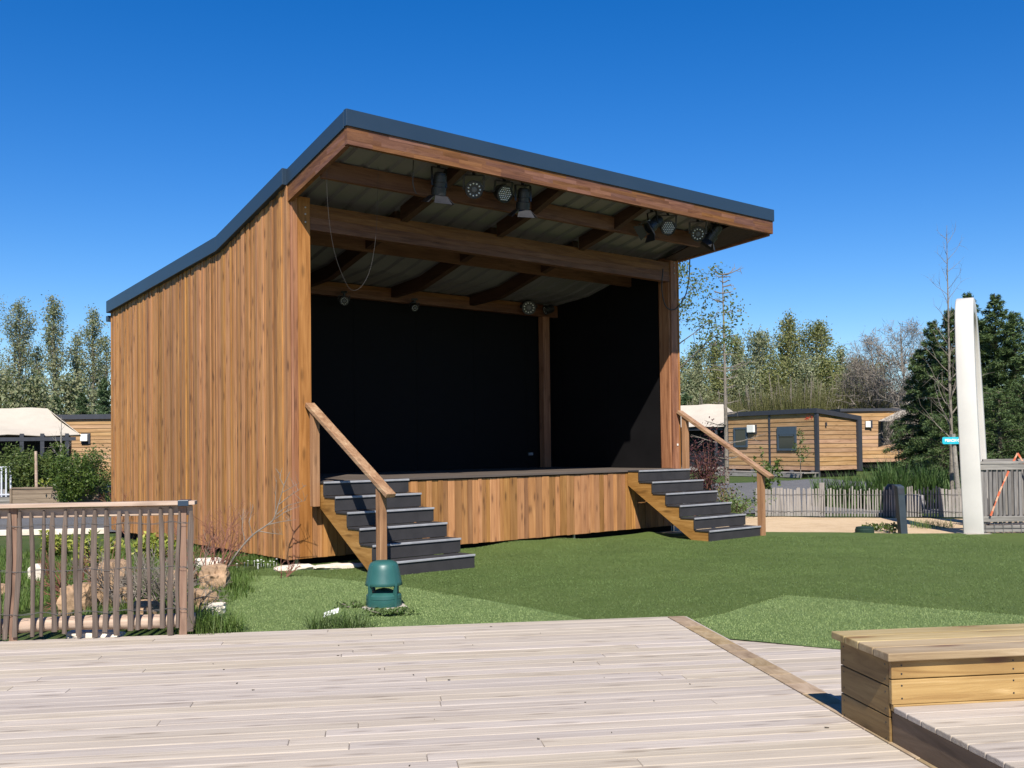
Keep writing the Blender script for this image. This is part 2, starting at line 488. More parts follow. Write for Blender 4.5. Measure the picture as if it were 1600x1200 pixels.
M['rock_grey'] = plain('grey_rock', (0.192, 0.18, 0.168), rough=0.9, var=0.35, scale=6, bump=0.8, bscale=14)
M['rock_white'] = plain('pale_limestone', (0.62, 0.54, 0.44), rough=0.9, var=0.2, scale=6, bump=0.5, bscale=16)
M['rock_dark'] = plain('dark_basalt', (0.045, 0.047, 0.055), rough=0.8, var=0.3, scale=6, bump=0.5, bscale=16)
M['white'] = plain('white_coated_arch', (0.49, 0.465, 0.42), rough=0.55, spec=0.4, var=0.06, scale=1.6, bump=0.04, bscale=20)
M['bollard'] = plain('anthracite_bollard', (0.030, 0.040, 0.050), rough=0.5, spec=0.45, var=0.12)
M['canvas'] = plain('cream_canvas', (0.43, 0.38, 0.31), rough=0.85, spec=0.1, var=0.05, scale=3)
M['canvas_in'] = plain('tent_interior_shade', (0.014, 0.015, 0.020), rough=0.8, spec=0.15, var=0.3, scale=2)  # near-black colour stands in for shade inside the tents
M['anth'] = plain('anthracite_frame', (0.035, 0.037, 0.045), rough=0.5, spec=0.4, var=0.1)
M['bluegrey'] = plain('blue_grey_frame', (0.0468, 0.066, 0.088), rough=0.45, spec=0.45, var=0.06)
M['lampwhite'] = plain('opal_lamp_cover', (0.72, 0.70, 0.63), rough=0.4, var=0.05)
M['red'] = plain('red_marking', (0.55, 0.07, 0.03), rough=0.6)
M['teal'] = plain('turquoise_sign', (0.015, 0.38, 0.47), rough=0.4, var=0.06)
M['signwhite'] = plain('white_lettering', (0.8, 0.82, 0.82), rough=0.5, var=0.02)
M['tape_r'] = plain('orange_red_tape', (0.52, 0.12, 0.05), rough=0.4)
M['tape_w'] = plain('pale_tape', (0.55, 0.30, 0.19), rough=0.4)
M['wire'] = plain('galvanised_wire', (0.12, 0.115, 0.11), rough=0.6, metal=0.3)
M['railgrey'] = plain('pale_grey_railing', (0.45, 0.46, 0.50), rough=0.6, var=0.1)
M['bark'] = plain('grey_bark', (0.17, 0.145, 0.115), rough=0.9, var=0.35, scale=14, bump=0.6, bscale=40)
M['bark_pale'] = plain('pale_dead_bark', (0.234, 0.2106, 0.1755), rough=0.9, var=0.3, scale=14, bump=0.5, bscale=40)
M['bark_dark'] = plain('dark_bark', (0.07, 0.055, 0.04), rough=0.9, var=0.3, scale=14)
M['twig_red'] = plain('red_brown_twig', (0.2, 0.0808, 0.0522), rough=0.8, var=0.3, scale=9)
M['twig_grey'] = plain('grey_brown_twig', (0.185, 0.155, 0.125), rough=0.85, var=0.3, scale=9)
M['twig_olive'] = leafy('olive_twig', [(0.0723, 0.0741, 0.0252, 1), (0.102, 0.0997, 0.036, 1), (0.1275, 0.1187, 0.0495, 1), (0.085, 0.0997, 0.0315, 1)], trans=0.1)

# glass
m_, nt_, bs_, out_ = new_mat('dark_window_glass')
bs_.inputs['Base Color'].default_value = (0.03, 0.035, 0.035, 1)
bs_.inputs['Roughness'].default_value = 0.06
bs_.inputs['Specular IOR Level'].default_value = 0.6
M['glass'] = m_

M['L_poplar'] = leafy('poplar_leaf', [(0.1213, 0.1544, 0.0794, 1), (0.1874, 0.2058, 0.1021, 1), (0.2646, 0.2573, 0.1417, 1), (0.1543, 0.175, 0.1078, 1)], 0.25)
M['L_poplar2'] = leafy('spring_poplar_leaf', [(0.1103, 0.1275, 0.045, 1), (0.1733, 0.1875, 0.063, 1), (0.2363, 0.225, 0.09, 1), (0.1339, 0.15, 0.054, 1)], 0.25)
M['L_spring'] = leafy('young_green_leaf', [(0.075, 0.11, 0.03, 1), (0.11, 0.15, 0.045, 1), (0.15, 0.18, 0.07, 1), (0.16, 0.15, 0.08, 1)], 0.35)
M['L_conifer'] = leafy('conifer_needle_spray', [(0.035, 0.06, 0.0228, 1), (0.0629, 0.0983, 0.0342, 1), (0.1049, 0.142, 0.0456, 1), (0.0699, 0.1147, 0.0456, 1)], 0.1)
M['L_conifer2'] = leafy('blue_conifer_spray', [(0.0372, 0.0684, 0.0323, 1), (0.0638, 0.1049, 0.0456, 1), (0.1011, 0.1436, 0.0608, 1), (0.0532, 0.0866, 0.0418, 1)], 0.1)
M['L_hedge'] = leafy('hedge_leaf', [(0.0338, 0.0594, 0.0138, 1), (0.0675, 0.101, 0.0248, 1), (0.1181, 0.1425, 0.0413, 1), (0.0844, 0.1128, 0.0275, 1)], 0.25)
M['L_hedge2'] = leafy('glossy_leaf', [(0.0338, 0.06, 0.0128, 1), (0.0607, 0.1, 0.0208, 1), (0.1013, 0.14, 0.028, 1), (0.0675, 0.1, 0.024, 1)], 0.25, rough=0.4)
M['L_yellow'] = leafy('variegated_leaf', [(0.30, 0.32, 0.05, 1), (0.16, 0.22, 0.04, 1), (0.42, 0.40, 0.08, 1), (0.10, 0.17, 0.03, 1)], 0.3)
M['L_purple'] = leafy('purple_leaf', [(0.045, 0.014, 0.018, 1), (0.075, 0.024, 0.028, 1), (0.10, 0.040, 0.040, 1), (0.055, 0.020, 0.022, 1)], 0.2)
M['L_reed'] = leafy('reed_blade', [(0.035, 0.075, 0.016, 1), (0.060, 0.11, 0.028, 1), (0.10, 0.15, 0.05, 1), (0.045, 0.09, 0.022, 1)], 0.25)
M['L_grass'] = leafy('grass_blade', [(0.054, 0.102, 0.0168, 1), (0.084, 0.144, 0.0264, 1), (0.12, 0.18, 0.0384, 1), (0.144, 0.18, 0.06, 1)], 0.3)
M['L_weed'] = leafy('weed_blade', [(0.066, 0.11, 0.0275, 1), (0.11, 0.165, 0.0495, 1), (0.165, 0.209, 0.088, 1), (0.088, 0.143, 0.033, 1)], 0.3)
M['L_turf'] = leafy('turf_fibre', [(0.0788, 0.1244, 0.0313, 1), (0.1022, 0.1516, 0.0426, 1), (0.1246, 0.1717, 0.0569, 1), (0.0944, 0.1399, 0.0384, 1)], 0.15, patch=0.8)
M['L_turf2'] = leafy('pale_turf_fibre', [(0.1746, 0.2357, 0.0787, 1), (0.2064, 0.2684, 0.0943, 1), (0.2462, 0.2947, 0.118, 1), (0.1905, 0.2514, 0.0852, 1)], 0.15, patch=0.5)
M['petal'] = plain('daisy_petal', (0.8, 0.8, 0.76), rough=0.6)

M['turf'] = ground_mat('artificial_turf', [(0.30, (0.0633, 0.1, 0.0228)), (0.50, (0.0951, 0.1354, 0.0342)), (0.68, (0.1268, 0.1644, 0.0502))], 3.0, fine=160, fine_amt=0.45, bump=0.9)
M['turf2'] = ground_mat('pale_artificial_turf', [(0.30, (0.1092, 0.167, 0.0497)), (0.50, (0.1437, 0.2066, 0.0675)), (0.68, (0.1782, 0.2379, 0.0894))], 3.0, fine=160, fine_amt=0.45, bump=0.9)
M['meadow'] = ground_mat('rough_meadow', [(0.30, (0.035, 0.060, 0.014)), (0.50, (0.065, 0.098, 0.024)), (0.66, (0.11, 0.115, 0.045))], 2.0, fine=60, fine_amt=0.4, bump=0.8, bdist=0.05)
M['sand'] = ground_mat('pale_sand', [(0.30, (0.342, 0.2346, 0.132)), (0.50, (0.494, 0.3634, 0.2244)), (0.68, (0.589, 0.4508, 0.2992))], 3.0, fine=45, fine_amt=0.35, bump=0.6)
M['gravel'] = ground_mat('grey_gravel', [(0.30, (0.078, 0.075, 0.075)), (0.50, (0.12, 0.117, 0.117)), (0.66, (0.174, 0.168, 0.162))], 6.0, fine=50, fine_amt=0.5, bump=0.9)


# ================================================================ SETTING: ground
def lawn_h(x, y):
    """turf laid over uneven ground: nearly flat, humped along the stage front"""
    b = w2b(V3((x, y, 0)))
    h = 0.014 * mnoise.noise(V3((x * 0.55, y * 0.55, 0.3))) + 0.006 * mnoise.noise(V3((x * 1.9, y * 1.9, 4.1)))
    for u, v, a, su, sv in ((3.45, -0.22, 0.085, 0.55, 0.22), (4.35, -0.16, 0.06, 0.5, 0.18), (6.15, -0.30, 0.06, 0.28, 0.25), (2.6, -0.35, 0.03, 0.6, 0.3)):
        h += a * math.exp(-((b.x - u) / su) ** 2 - ((b.y - v) / sv) ** 2)
    return h + 0.008


def clip_sheet(name, poly, mat, step, hfun, kind='structure'):
    """a sheet cut to an outline, following the ground, with a thin edge"""
    import bmesh
    bm = bmesh.new()
    xs = [p[0] for p in poly]
    ys = [p[1] for p in poly]
    vs = [bm.verts.new((p[0], p[1], 0)) for p in poly]
    bm.faces.new(vs)
    for lo, hi, ax in ((min(xs), max(xs), 0), (min(ys), max(ys), 1)):
        t = lo + step
        while t < hi:
            co, no = [0, 0, 0], [0, 0, 0]
            co[ax], no[ax] = t, 1
            bmesh.ops.bisect_plane(bm, geom=bm.verts[:] + bm.edges[:] + bm.faces[:], plane_co=co, plane_no=no)
            t += step
    for v in bm.verts: v.co.z = hfun(v.co.x, v.co.y)
    bmesh.ops.recalc_face_normals(bm, faces=bm.faces[:])
    if sum(f.normal.z for f in bm.faces) < 0: bmesh.ops.reverse_faces(bm, faces=bm.faces[:])
    me = bpy.data.meshes.new(name)
    bm.to_mesh(me)
    bm.free()
    me.materials.append(mat)
    me.polygons.foreach_set('use_smooth', [True] * len(me.polygons))
    o = bpy.data.objects.new(name, me)
    COL.objects.link(o)
    o['kind'] = kind
    return o


def wob(poly, amp, n=6, seed=0):
    """an outline with a slightly wandering edge"""
    out = []
    for i, p in enumerate(poly):
        q = poly[(i + 1) % len(poly)]
        for k in range(n):
            t = k / n
            x, y = p[0] + (q[0] - p[0]) * t, p[1] + (q[1] - p[1]) * t
            out.append((x + amp * mnoise.noise(V3((x * 1.3, y * 1.3, seed + 0.5))), y + amp * mnoise.noise(V3((x * 1.3, y * 1.3, seed + 9.5)))))
    return out


g = MB()
g.add([(-500, -60, -0.03), (500, -60, -0.03), (500, 700, -0.03), (-500, 700, -0.03)], [(0, 1, 2, 3)])
setp(g.build('ground', M['meadow']), kind='structure')

DA = 0.14                                              # the decking runs a little off the picture plane
E1, E2 = V3((math.cos(DA), math.sin(DA), 0)), V3((-math.sin(DA), math.cos(DA), 0))
DC = V3((1.40, 8.23, 0))                               # far right corner of the main deck


def dk(a, b, z=0.0):
    return DC + E1 * a + E2 * b + V3((0, 0, z))


lawn_poly = [(-2.35, 7.7), (-2.5, 8.6), (-2.75, 9.6), (-2.9, 10.6), (-3.1, 11.6), (-3.0, 12.6), (-1.0, 15.5), (3.6, 16.35), (4.05, 16.25), (5.3, 15.95), (6.2, 15.72), (8.0, 15.55), (10.0, 15.5), (14, 15.3), (16, 12), (16, 5.6), (5.5, 6.25), (2.9, 6.72), (2.25, 7.03), (1.62, 7.36), (1.47, 8.0), (1.38, 8.18), (0, 7.99)]
clip_sheet('lawn', wob(lawn_poly, 0.05, 4, 1), M['turf'], 0.22, lawn_h)
patch_a = [(-2.3, 7.72), (-2.5, 8.7), (-2.75, 9.6), (-2.95, 10.6), (-3.08, 11.35), (-2.3, 11.2), (-1.6, 10.72), (-1.2, 10.43), (-0.55, 9.65), (0.0, 9.0), (0.62, 8.22), (0.3, 7.98)]
clip_sheet('light_turf', wob(patch_a, 0.07, 6, 2), M['turf2'], 0.22, lambda x, y: lawn_h(x, y) + 0.006)
patch_b = [(1.45, 8.16), (1.75, 8.42), (2.1, 8.86), (2.55, 9.43), (2.95, 9.12), (3.5, 8.62), (4.2, 8.19), (5.5, 7.6), (5.5, 6.2), (2.9, 6.65), (2.25, 6.96), (1.57, 7.33)]
clip_sheet('light_turf.001', wob(patch_b, 0.06, 6, 3), M['turf2'], 0.22, lambda x, y: lawn_h(x, y) + 0.014)
sand_poly = [(2.2, 16.2), (4.05, 16.0), (6.0, 15.5), (10.5, 15.2), (13, 15.2), (13, 17.5), (9.2, 18.3), (7.9, 19.0), (6.0, 19.5), (4.6, 20.0), (2.0, 19.6)]
clip_sheet('sand_path', wob(sand_poly, 0.10, 4, 4), M['sand'], 0.4, lambda x, y: -0.008 + 0.02 * mnoise.noise(V3((x * 1.1, y * 1.1, 2))) * 0.6)
grav = [(3.2, 21.0), (10.5, 20.3), (12.0, 24.5), (9.0, 29), (3.5, 27)]
clip_sheet('gravel_bed', wob(grav, 0.2, 3, 5), M['gravel'], 0.6, lambda x, y: max(0.0, (y - 20.6)) * 0.05 - 0.012 + 0.05 * mnoise.noise(V3((x, y, 1))))


# decking: boards with rounded edges; the board ends meet at random joints
def boards(mb, a0, a1, b0, b1, z, th=0.028, w=0.118, gap=0.002, joints=True, seed=1):
    rr = random.Random(seed)
    b = b1
    while b > b0:
        cuts = [a0, a1]
        if joints:
            x = a0 + rr.uniform(0.6, 3.6)
            while x < a1 - 0.4:
                cuts.append(x)
                x += rr.choice((3.6, 4.2, 4.8))
        cuts = sorted(cuts)
        dz = rr.uniform(-0.0012, 0.0012)
        for s, e in zip(cuts, cuts[1:]):
            zz = z + dz + rr.uniform(-0.0006, 0.0006)
            mb.box(s + 0.0006, e - 0.0006, b - w + gap, b, zz - th, zz)
        b -= w


deck_o = MB()
boards(deck_o, -9.0, -0.146, -11.5, 0.0, 0.040, gap=0.003, seed=3)
dko = deck_o.build('deck', M['deck'], bevel=0.006)
dko.location, dko.rotation_euler = DC, (0, 0, DA)
setp(dko, kind='structure')
bb = MB()
rr_ = random.Random(5)
b_ = 0.0
while b_ > -11.5:                                      # the cross border along the deck's right edge
    l_ = 0.118 * 2
    bb.box(-0.142, 0.0, b_ - l_ + 0.003, b_, 0.012, 0.0415 + rr_.uniform(-0.001, 0.001))
    b_ -= l_
bb.build('border_board', M['deck_y'], dko, bevel=0.004)
fs_ = MB()
fs_.box(-9.0, 0.0, 0.002, 0.026, -0.05, 0.036).box(0.002, 0.026, -11.5, 0.02, -0.05, 0.034)
fs_.build('deck_edge', M['deck'], dko, bevel=0.003)
low = MB()
boards(low, 0.032, 7.0, -11.5, -0.78, 0.016, seed=9)
lo = low.build('low_deck', M['deck'], bevel=0.005)
lo.location, lo.rotation_euler = DC, (0, 0, DA)
setp(lo, kind='structure')


# ================================================================ STAGE BUILDING
W, ZF, RISE, RUN, ZB = 7.28, 1.05, 0.175, 0.2793, 0.0925
O_, VBEND, D_ = 1.445, 2.006, 6.637
VIN = 3.05
LEFT_TOP = lambda v: 4.722 - (4.722 - 4.216) / VBEND * v if v < VBEND else 4.216 - (4.216 - 3.875) / (D_ - VBEND) * (v - VBEND)
ROOF_UNDER = lambda v: 4.70 - 0.2525 * v if v < VBEND else 4.70 - 0.2525 * VBEND - 0.0737 * (v - VBEND)

stage = empty('stage_building', P0, YAW, 'open-air wooden stage with monopitch roof, black backdrop and orange-brown board cladding', 'stage')

# --- cladding
rr = random.Random(11)
mb = MB()
v = 0.0
while v < D_:                                          # left side wall: narrow boards of uneven width and depth
    w = rr.choice((0.034, 0.042, 0.055, 0.065, 0.08, 0.095))
    e = min(v + w, D_)
    if e - v < 0.02: break
    o = rr.choice((0.0, 0.004, 0.010, 0.016))
    a0, a1 = v + 0.0028, e - 0.0028
    dz = rr.uniform(-0.006, 0.004)
    mb.hexa([(-o, a0, ZB + dz), (0.03, a0, ZB + dz), (0.03, a1, ZB + dz), (-o, a1, ZB + dz)],
            [(-o, a0, LEFT_TOP(a0)), (0.03, a0, LEFT_TOP(a0)), (0.03, a1, LEFT_TOP(a1)), (-o, a1, LEFT_TOP(a1))])
    v = e
sw = mb.build('side_wall', M['clad'], stage, bevel=0.003)
mb = MB()                                              # right side wall, outside boards
v = 0.34
while v < D_:
    w = rr.choice((0.055, 0.085, 0.10, 0.12))
    e = min(v + w, D_)
    if e - v < 0.02: break
    o = rr.choice((0.0, 0.005, 0.012))
    a0, a1 = v + 0.0015, e - 0.0015
    mb.hexa([(W - 0.05, a0, ZB), (W - 0.02 + o, a0, ZB), (W - 0.02 + o, a1, ZB), (W - 0.05, a1, ZB)],
            [(W - 0.05, a0, LEFT_TOP(a0)), (W - 0.02 + o, a0, LEFT_TOP(a0)), (W - 0.02 + o, a1, LEFT_TOP(a1)), (W - 0.05, a1, LEFT_TOP(a1))])
    v = e
mb.build('side_wall', M['clad'], stage, bevel=0.003)
mb = MB()                                              # rear wall
u = 0.035
while u < W - 0.07:
    e = min(u + rr.choice((0.085, 0.10, 0.12)), W - 0.06)
    mb.box(u + 0.0015, e - 0.0015, D_ - 0.03, D_ + rr.choice((0, 0.006, 0.012)), ZB, 3.86)
    u = e
mb.build('rear_wall', M['clad'], stage, bevel=0.003)
mb = MB()                                              # skirting under the stage front
u = 0.31
while u < W - 0.02:
    e = min(u + rr.choice((0.065, 0.085, 0.10, 0.12, 0.135)), W - 0.02)
    if e - u < 0.02: break
    o = rr.choice((0.0, 0.004, 0.009))
    mb.box(u + 0.0026, e - 0.0026, -o, 0.03, ZB + rr.uniform(-0.004, 0.004), ZF - 0.045)
    u = e
mb.build('front_skirting', M['clad'], stage, bevel=0.003)
mb = MB()                                              # black box painting the shade of the void under the floor; feet
mb.box(0.12, W - 0.12, 0.14, D_ - 0.14, -0.1, 0.9)
mb.build('dark_void', M['black'], stage)
for u_ in (0.10, 2.4, 4.8, 7.1):
    MB().box(u_, u_ + 0.03, 0.04, 0.07, -0.1, 0.3).build('support_foot', M['silver'], stage)

# --- posts
mb = MB()                                              # front left corner: two narrow boards and one wide
mb.box(0.034, 0.062, -0.014, 0.03, ZB, LEFT_TOP(0.0) - 0.02)
mb.box(0.065, 0.125, -0.006, 0.03, ZB, LEFT_TOP(0.0) - 0.03)
mb.box(0.128, 0.305, -0.004, 0.13, ZB, 4.60)
mb.build('corner_post', M['post_z'], stage, bevel=0.004)
mb = MB()
mb.box(7.085, 7.245, 0.0, 0.285, ZB, ROOF_UNDER(0.285) - 0.005)
mb.box(7.055, 7.083, 0.03, 0.25, ZF + 0.002, 4.20)
mb.box(7.247, 7.275, -0.012, 0.33, ZB, ROOF_UNDER(0.33) - 0.005)
mb.build('front_post', M['post_z'], stage, bevel=0.006)
mb = MB()
mb.box(6.72, 6.88, VIN - 0.20, VIN - 0.06, ZF, 3.93)
mb.build('inner_post', M['post_z'], stage, bevel=0.006)

# --- floor and lining
mb = MB()
v = -0.03
while v < VIN:
    mb.box(0.312, 7.08, v + 0.001, v + 0.139, ZF - 0.03, ZF)
    v += 0.14
mb.build('stage_floor', M['floor'], stage, bevel=0.002)
mb = MB()
for u0, u1 in ((0.3, 1.49), (1.494, 2.73), (2.734, 3.97), (3.974, 5.21), (5.214, 6.45), (6.454, 7.10)):
    mb.box(u0, u1, VIN, VIN + 0.03, ZF, ROOF_UNDER(VIN) - 0.01)
mb.build('black_backdrop', M['black'], stage)
mb = MB()
for v0, v1 in ((0.30, 1.52), (1.524, 2.74), (2.744, VIN - 0.005)):
    mb.hexa([(7.09, v0, ZF), (7.12, v0, ZF), (7.12, v1, ZF), (7.09, v1, ZF)],
            [(7.09, v0, ROOF_UNDER(v0)), (7.12, v0, ROOF_UNDER(v0)), (7.12, v1, ROOF_UNDER(v1)), (7.09, v1, ROOF_UNDER(v1))])
mb.build('black_lining', M['black'], stage)
mb = MB()                                              # slanted wing panel at the left
mb.hexa([(0.30, 0.14, ZF), (0.33, 0.12, ZF), (1.63, VIN - 0.004, ZF), (1.60, VIN - 0.004, ZF)],
        [(0.30, 0.14, 3.9), (0.33, 0.12, 3.9), (1.63, VIN - 0.004, 3.9), (1.60, VIN - 0.004, 3.9)])
mb.build('wing_panel', M['black'], stage)


# --- beams
def ubeam(u0, u1, v0, v1, z0, z1, name='cross_beam', lam=0):
    b = MB()
    if lam:                                            # glued layers
        h = (z1 - z0) / lam
        for k in range(lam):
            b.box(u0, u1, v0 + 0.0004 * (k % 2), v1, z0 + k * h, z0 + (k + 1) * h - 0.0006)
    else:
        b.box(u0, u1, v0, v1, z0, z1)
    return b.build(name, M['beam_u'], stage, bevel=0.003)


ubeam(0.307, 7.083, 0.02, 0.14, 4.205, 4.53, 'cross_beam', 4)
ubeam(0.12, 7.08, VIN - 0.215, VIN - 0.085, 3.895, ROOF_UNDER(VIN - 0.1) - 0.012, 'cross_beam', 3)
RAFT = (1.72, 3.38, 5.02)
PUR = (-0.72, 0.95)
for v_ in PUR:                                         # purlins run through; the rafters are cut in between them
    z1 = ROOF_UNDER(v_)
    ubeam(0.07, 7.10 if v_ > 0 else 6.96, v_ - 0.035, v_ + 0.035, z1 - 0.225, z1 - 0.012, 'purlin')
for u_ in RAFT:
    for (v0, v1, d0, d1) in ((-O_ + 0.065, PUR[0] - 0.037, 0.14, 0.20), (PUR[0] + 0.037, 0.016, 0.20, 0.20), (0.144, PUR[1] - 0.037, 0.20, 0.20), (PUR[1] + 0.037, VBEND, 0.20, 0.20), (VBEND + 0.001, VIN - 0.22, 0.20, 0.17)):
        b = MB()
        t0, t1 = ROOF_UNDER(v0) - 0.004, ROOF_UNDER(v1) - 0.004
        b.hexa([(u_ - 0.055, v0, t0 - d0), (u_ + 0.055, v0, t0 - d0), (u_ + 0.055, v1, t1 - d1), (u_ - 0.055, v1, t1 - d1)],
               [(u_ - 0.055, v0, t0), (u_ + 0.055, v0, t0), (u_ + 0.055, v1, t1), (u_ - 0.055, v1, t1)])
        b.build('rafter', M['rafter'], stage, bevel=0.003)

# --- roof: sheets, fascia boards and the metal trim
UR0, UR1 = 7.29, 7.955                                 # right edge: at the post and at the front (the canopy flares)
roof = MB()
xs = []
u = 0.05
while u < 7.96:                                        # trapezoidal ribs running down the slope
    xs += [(u, 0.0), (u + 0.20, 0.0), (u + 0.225, 0.035), (u + 0.285, 0.035), (u + 0.31, 0.0)]
    u += 0.333
xs = [(a, b) for a, b in xs]
nx = len(xs)
stations = [-O_ + 0.005, -0.72, 0.0, VBEND, D_]
vs, fs = [], []
for j, v in enumerate(stations):
    lim = UR0 + (UR1 - UR0) * (-v / O_) if v < 0 else W
    for a, b in xs:
        vs.append((min(a, lim - 0.02), v, ROOF_UNDER(v) + b))
for j in range(len(stations) - 1):
    for i in range(nx - 1):
        fs.append((j * nx + i, j * nx + i + 1, (j + 1) * nx + i + 1, (j + 1) * nx + i))
roof.add(vs, fs)
ro = roof.build('roof_sheet', M['sheet'], stage)
ro.modifiers.new('solid', 'SOLIDIFY').thickness = 0.004
ro.modifiers['solid'].offset = 1
# upper skin of the insulated roof
mb = MB()
for (va, vb) in ((-O_, 0.0), (0.0, VBEND), (VBEND, D_ + 0.03)):
    ra = UR0 + (UR1 - UR0) * (-va / O_) if va < 0 else W
    rb = UR0 + (UR1 - UR0) * (-vb / O_) if vb < 0 else W
    if va >= 0: ra = rb = W
    if vb == 0: rb = UR0
    za, zb = ROOF_UNDER(va) + 0.045, ROOF_UNDER(vb) + 0.045
    mb.hexa([(0.02, va, za), (ra - 0.01, va, za), (rb - 0.01, vb, zb), (0.02, vb, zb)],
            [(0.02, va, za + 0.12), (ra - 0.01, va, za + 0.12), (rb - 0.01, vb, zb + 0.12), (0.02, vb, zb + 0.12)])
mb.build('roof_deck', M['trim'], stage)

ZCT, ZCW, ZCB = 5.271, 5.079, 4.875                    # front: top of trim, top of wood, bottom of wood
SL = 0.2525


def lay(b, p0, p1, wdt, n, hgt, up=(0, 0, 1)):
    for k in range(n):
        h = hgt / n
        b.hexa(*[[(q[0] + sx, q[1] + sy, q[2] + (k + t) * h - (0.0005 if t else 0)) for q, sx, sy in
                  ((p0, 0, 0), (p1, 0, 0), (p1, *wdt), (p0, *wdt))] for t in (0, 1)])


fb = MB()                                              # front fascia of short finger-jointed lamellas
rr = random.Random(21)
for k in range(4):
    h = (ZCW - ZCB) / 4
    a = 0.0
    while a < UR1:
        e = min(UR1, a + rr.uniform(0.25, 0.75))
        fb.box(a, e, -O_ + 0.0004 * rr.randint(0, 3), -O_ + 0.06, ZCB + k * h, ZCB + (k + 1) * h - 0.0004)
        a = e
fb.build('front_fascia', M['beam_u'], stage)
fl = MB()
z0 = ZCB - SL * (O_ - 0.062)                           # left verge board
for k in range(4):
    h = (ZCW - ZCB) / 4
    v = -O_ + 0.062
    while v < 0.0:
        e = min(0.0, v + rr.uniform(0.3, 0.7))
        za, zb = ZCB - SL * (v + O_) + k * h, ZCB - SL * (e + O_) + k * h
        fl.hexa([(0.0, v, za), (0.06, v, za), (0.06, e, zb), (0.0, e, zb)], [(0.0, v, za + h - 0.0004), (0.06, v, za + h - 0.0004), (0.06, e, zb + h - 0.0004), (0.0, e, zb + h - 0.0004)])
        v = e
fl.build('verge_board', M['beam_v'], stage)
fr = MB()
p0 = (UR1 - 0.002, -O_ + 0.062, ZCB - SL * 0.062 - 0.01)
p1 = (UR0 + 0.005, 0.33, 4.52)
lay(fr, (p0[0] - 0.06, p0[1], p0[2]), (p1[0] - 0.06, p1[1], p1[2]), (0.06, 0.0), 1, 0.30)
fr.build('verge_board', M['beam_v'], stage)

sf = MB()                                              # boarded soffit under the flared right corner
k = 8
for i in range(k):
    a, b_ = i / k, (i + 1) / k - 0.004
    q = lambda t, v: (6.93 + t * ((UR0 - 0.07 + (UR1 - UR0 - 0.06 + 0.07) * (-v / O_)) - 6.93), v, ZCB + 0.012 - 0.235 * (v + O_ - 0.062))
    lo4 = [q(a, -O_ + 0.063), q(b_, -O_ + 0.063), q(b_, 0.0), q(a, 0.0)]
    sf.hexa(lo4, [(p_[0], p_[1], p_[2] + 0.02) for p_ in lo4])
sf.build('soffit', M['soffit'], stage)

tr = MB()                                              # folded metal trim
tr.box(-0.018, UR1 + 0.018, -O_ - 0.018, -O_ + 0.05, ZCW, ZCT)
tr.hexa([(-0.018, -O_ + 0.051, ZCW - SL * 0.05), (0.05, -O_ + 0.051, ZCW - SL * 0.05), (0.05, 0.0, ZCW - SL * O_), (-0.018, 0.0, ZCW - SL * O_)],
        [(-0.018, -O_ + 0.051, ZCT - SL * 0.05), (0.05, -O_ + 0.051, ZCT - SL * 0.05), (0.05, 0.0, ZCT - SL * O_), (-0.018, 0.0, ZCT - SL * O_)])
tr.hexa([(UR1 - 0.05, -O_ + 0.051, ZCW - SL * 0.05), (UR1 + 0.018, -O_ + 0.051, ZCW - SL * 0.05), (UR0 + 0.018, 0.05, ZCW - SL * O_), (UR0 - 0.05, 0.05, ZCW - SL * O_)],
        [(UR1 - 0.05, -O_ + 0.051, ZCT - SL * 0.05), (UR1 + 0.018, -O_ + 0.051, ZCT - SL * 0.05), (UR0 + 0.018, 0.05, ZCT - SL * O_), (UR0 - 0.05, 0.05, ZCT - SL * O_)])
tr.build('metal_trim', M['trim'], stage, bevel=0.004)
tl = MB()                                              # side wall trim stands a little further out
for (va, vb) in ((-0.002, VBEND), (VBEND, D_ + 0.03)):
    za, zb = LEFT_TOP(va) - 0.012, LEFT_TOP(vb) - 0.012
    tl.hexa([(-0.075, va, za), (0.03, va, za), (0.03, vb, zb), (-0.075, vb, zb)], [(-0.075, va, za + 0.205), (0.03, va, za + 0.205), (0.03, vb, zb + 0.205), (-0.075, vb, zb + 0.205)])
tl.build('side_trim', M['trim'], stage, bevel=0.004)
MB().box(-0.05, W, D_ + 0.035, D_ + 0.13, 3.72, 3.82).build('gutter', M['trim'], stage, bevel=0.01)
for u_, z_ in ((0.235, 4.47), (0.235, 4.385), (0.235, 4.285)):
    MB().lathe([(0.011, 0), (0.011, 0.010), (0.004, 0.014)], 10, (u_, -0.006, z_), (0, -1, 0)).build('bolt', M['silver'], stage)
for z_ in (4.53, 4.44, 4.35):
    MB().lathe([(0.011, 0), (0.011, 0.010), (0.004, 0.014)], 10, (7.17, -0.002, z_), (0, -1, 0)).build('bolt', M['silver'], stage)
MB().box(7.175, 7.205, -0.012, 0.0, 1.43, 1.465).build('wall_socket', M['lampwhite'], stage, bevel=0.003)
mb = MB().box(6.25, 6.36, VIN - 0.30, VIN - 0.21, 4.0 - 0.02, 4.0 + 0.12)
mb.build('junction_box', M['nose'], stage, bevel=0.008)
mb = MB().box(6.48, 6.58, VIN - 0.03, VIN - 0.001, 1.28, 1.33)
mb.build('floor_socket', M['nose'], stage, bevel=0.004)


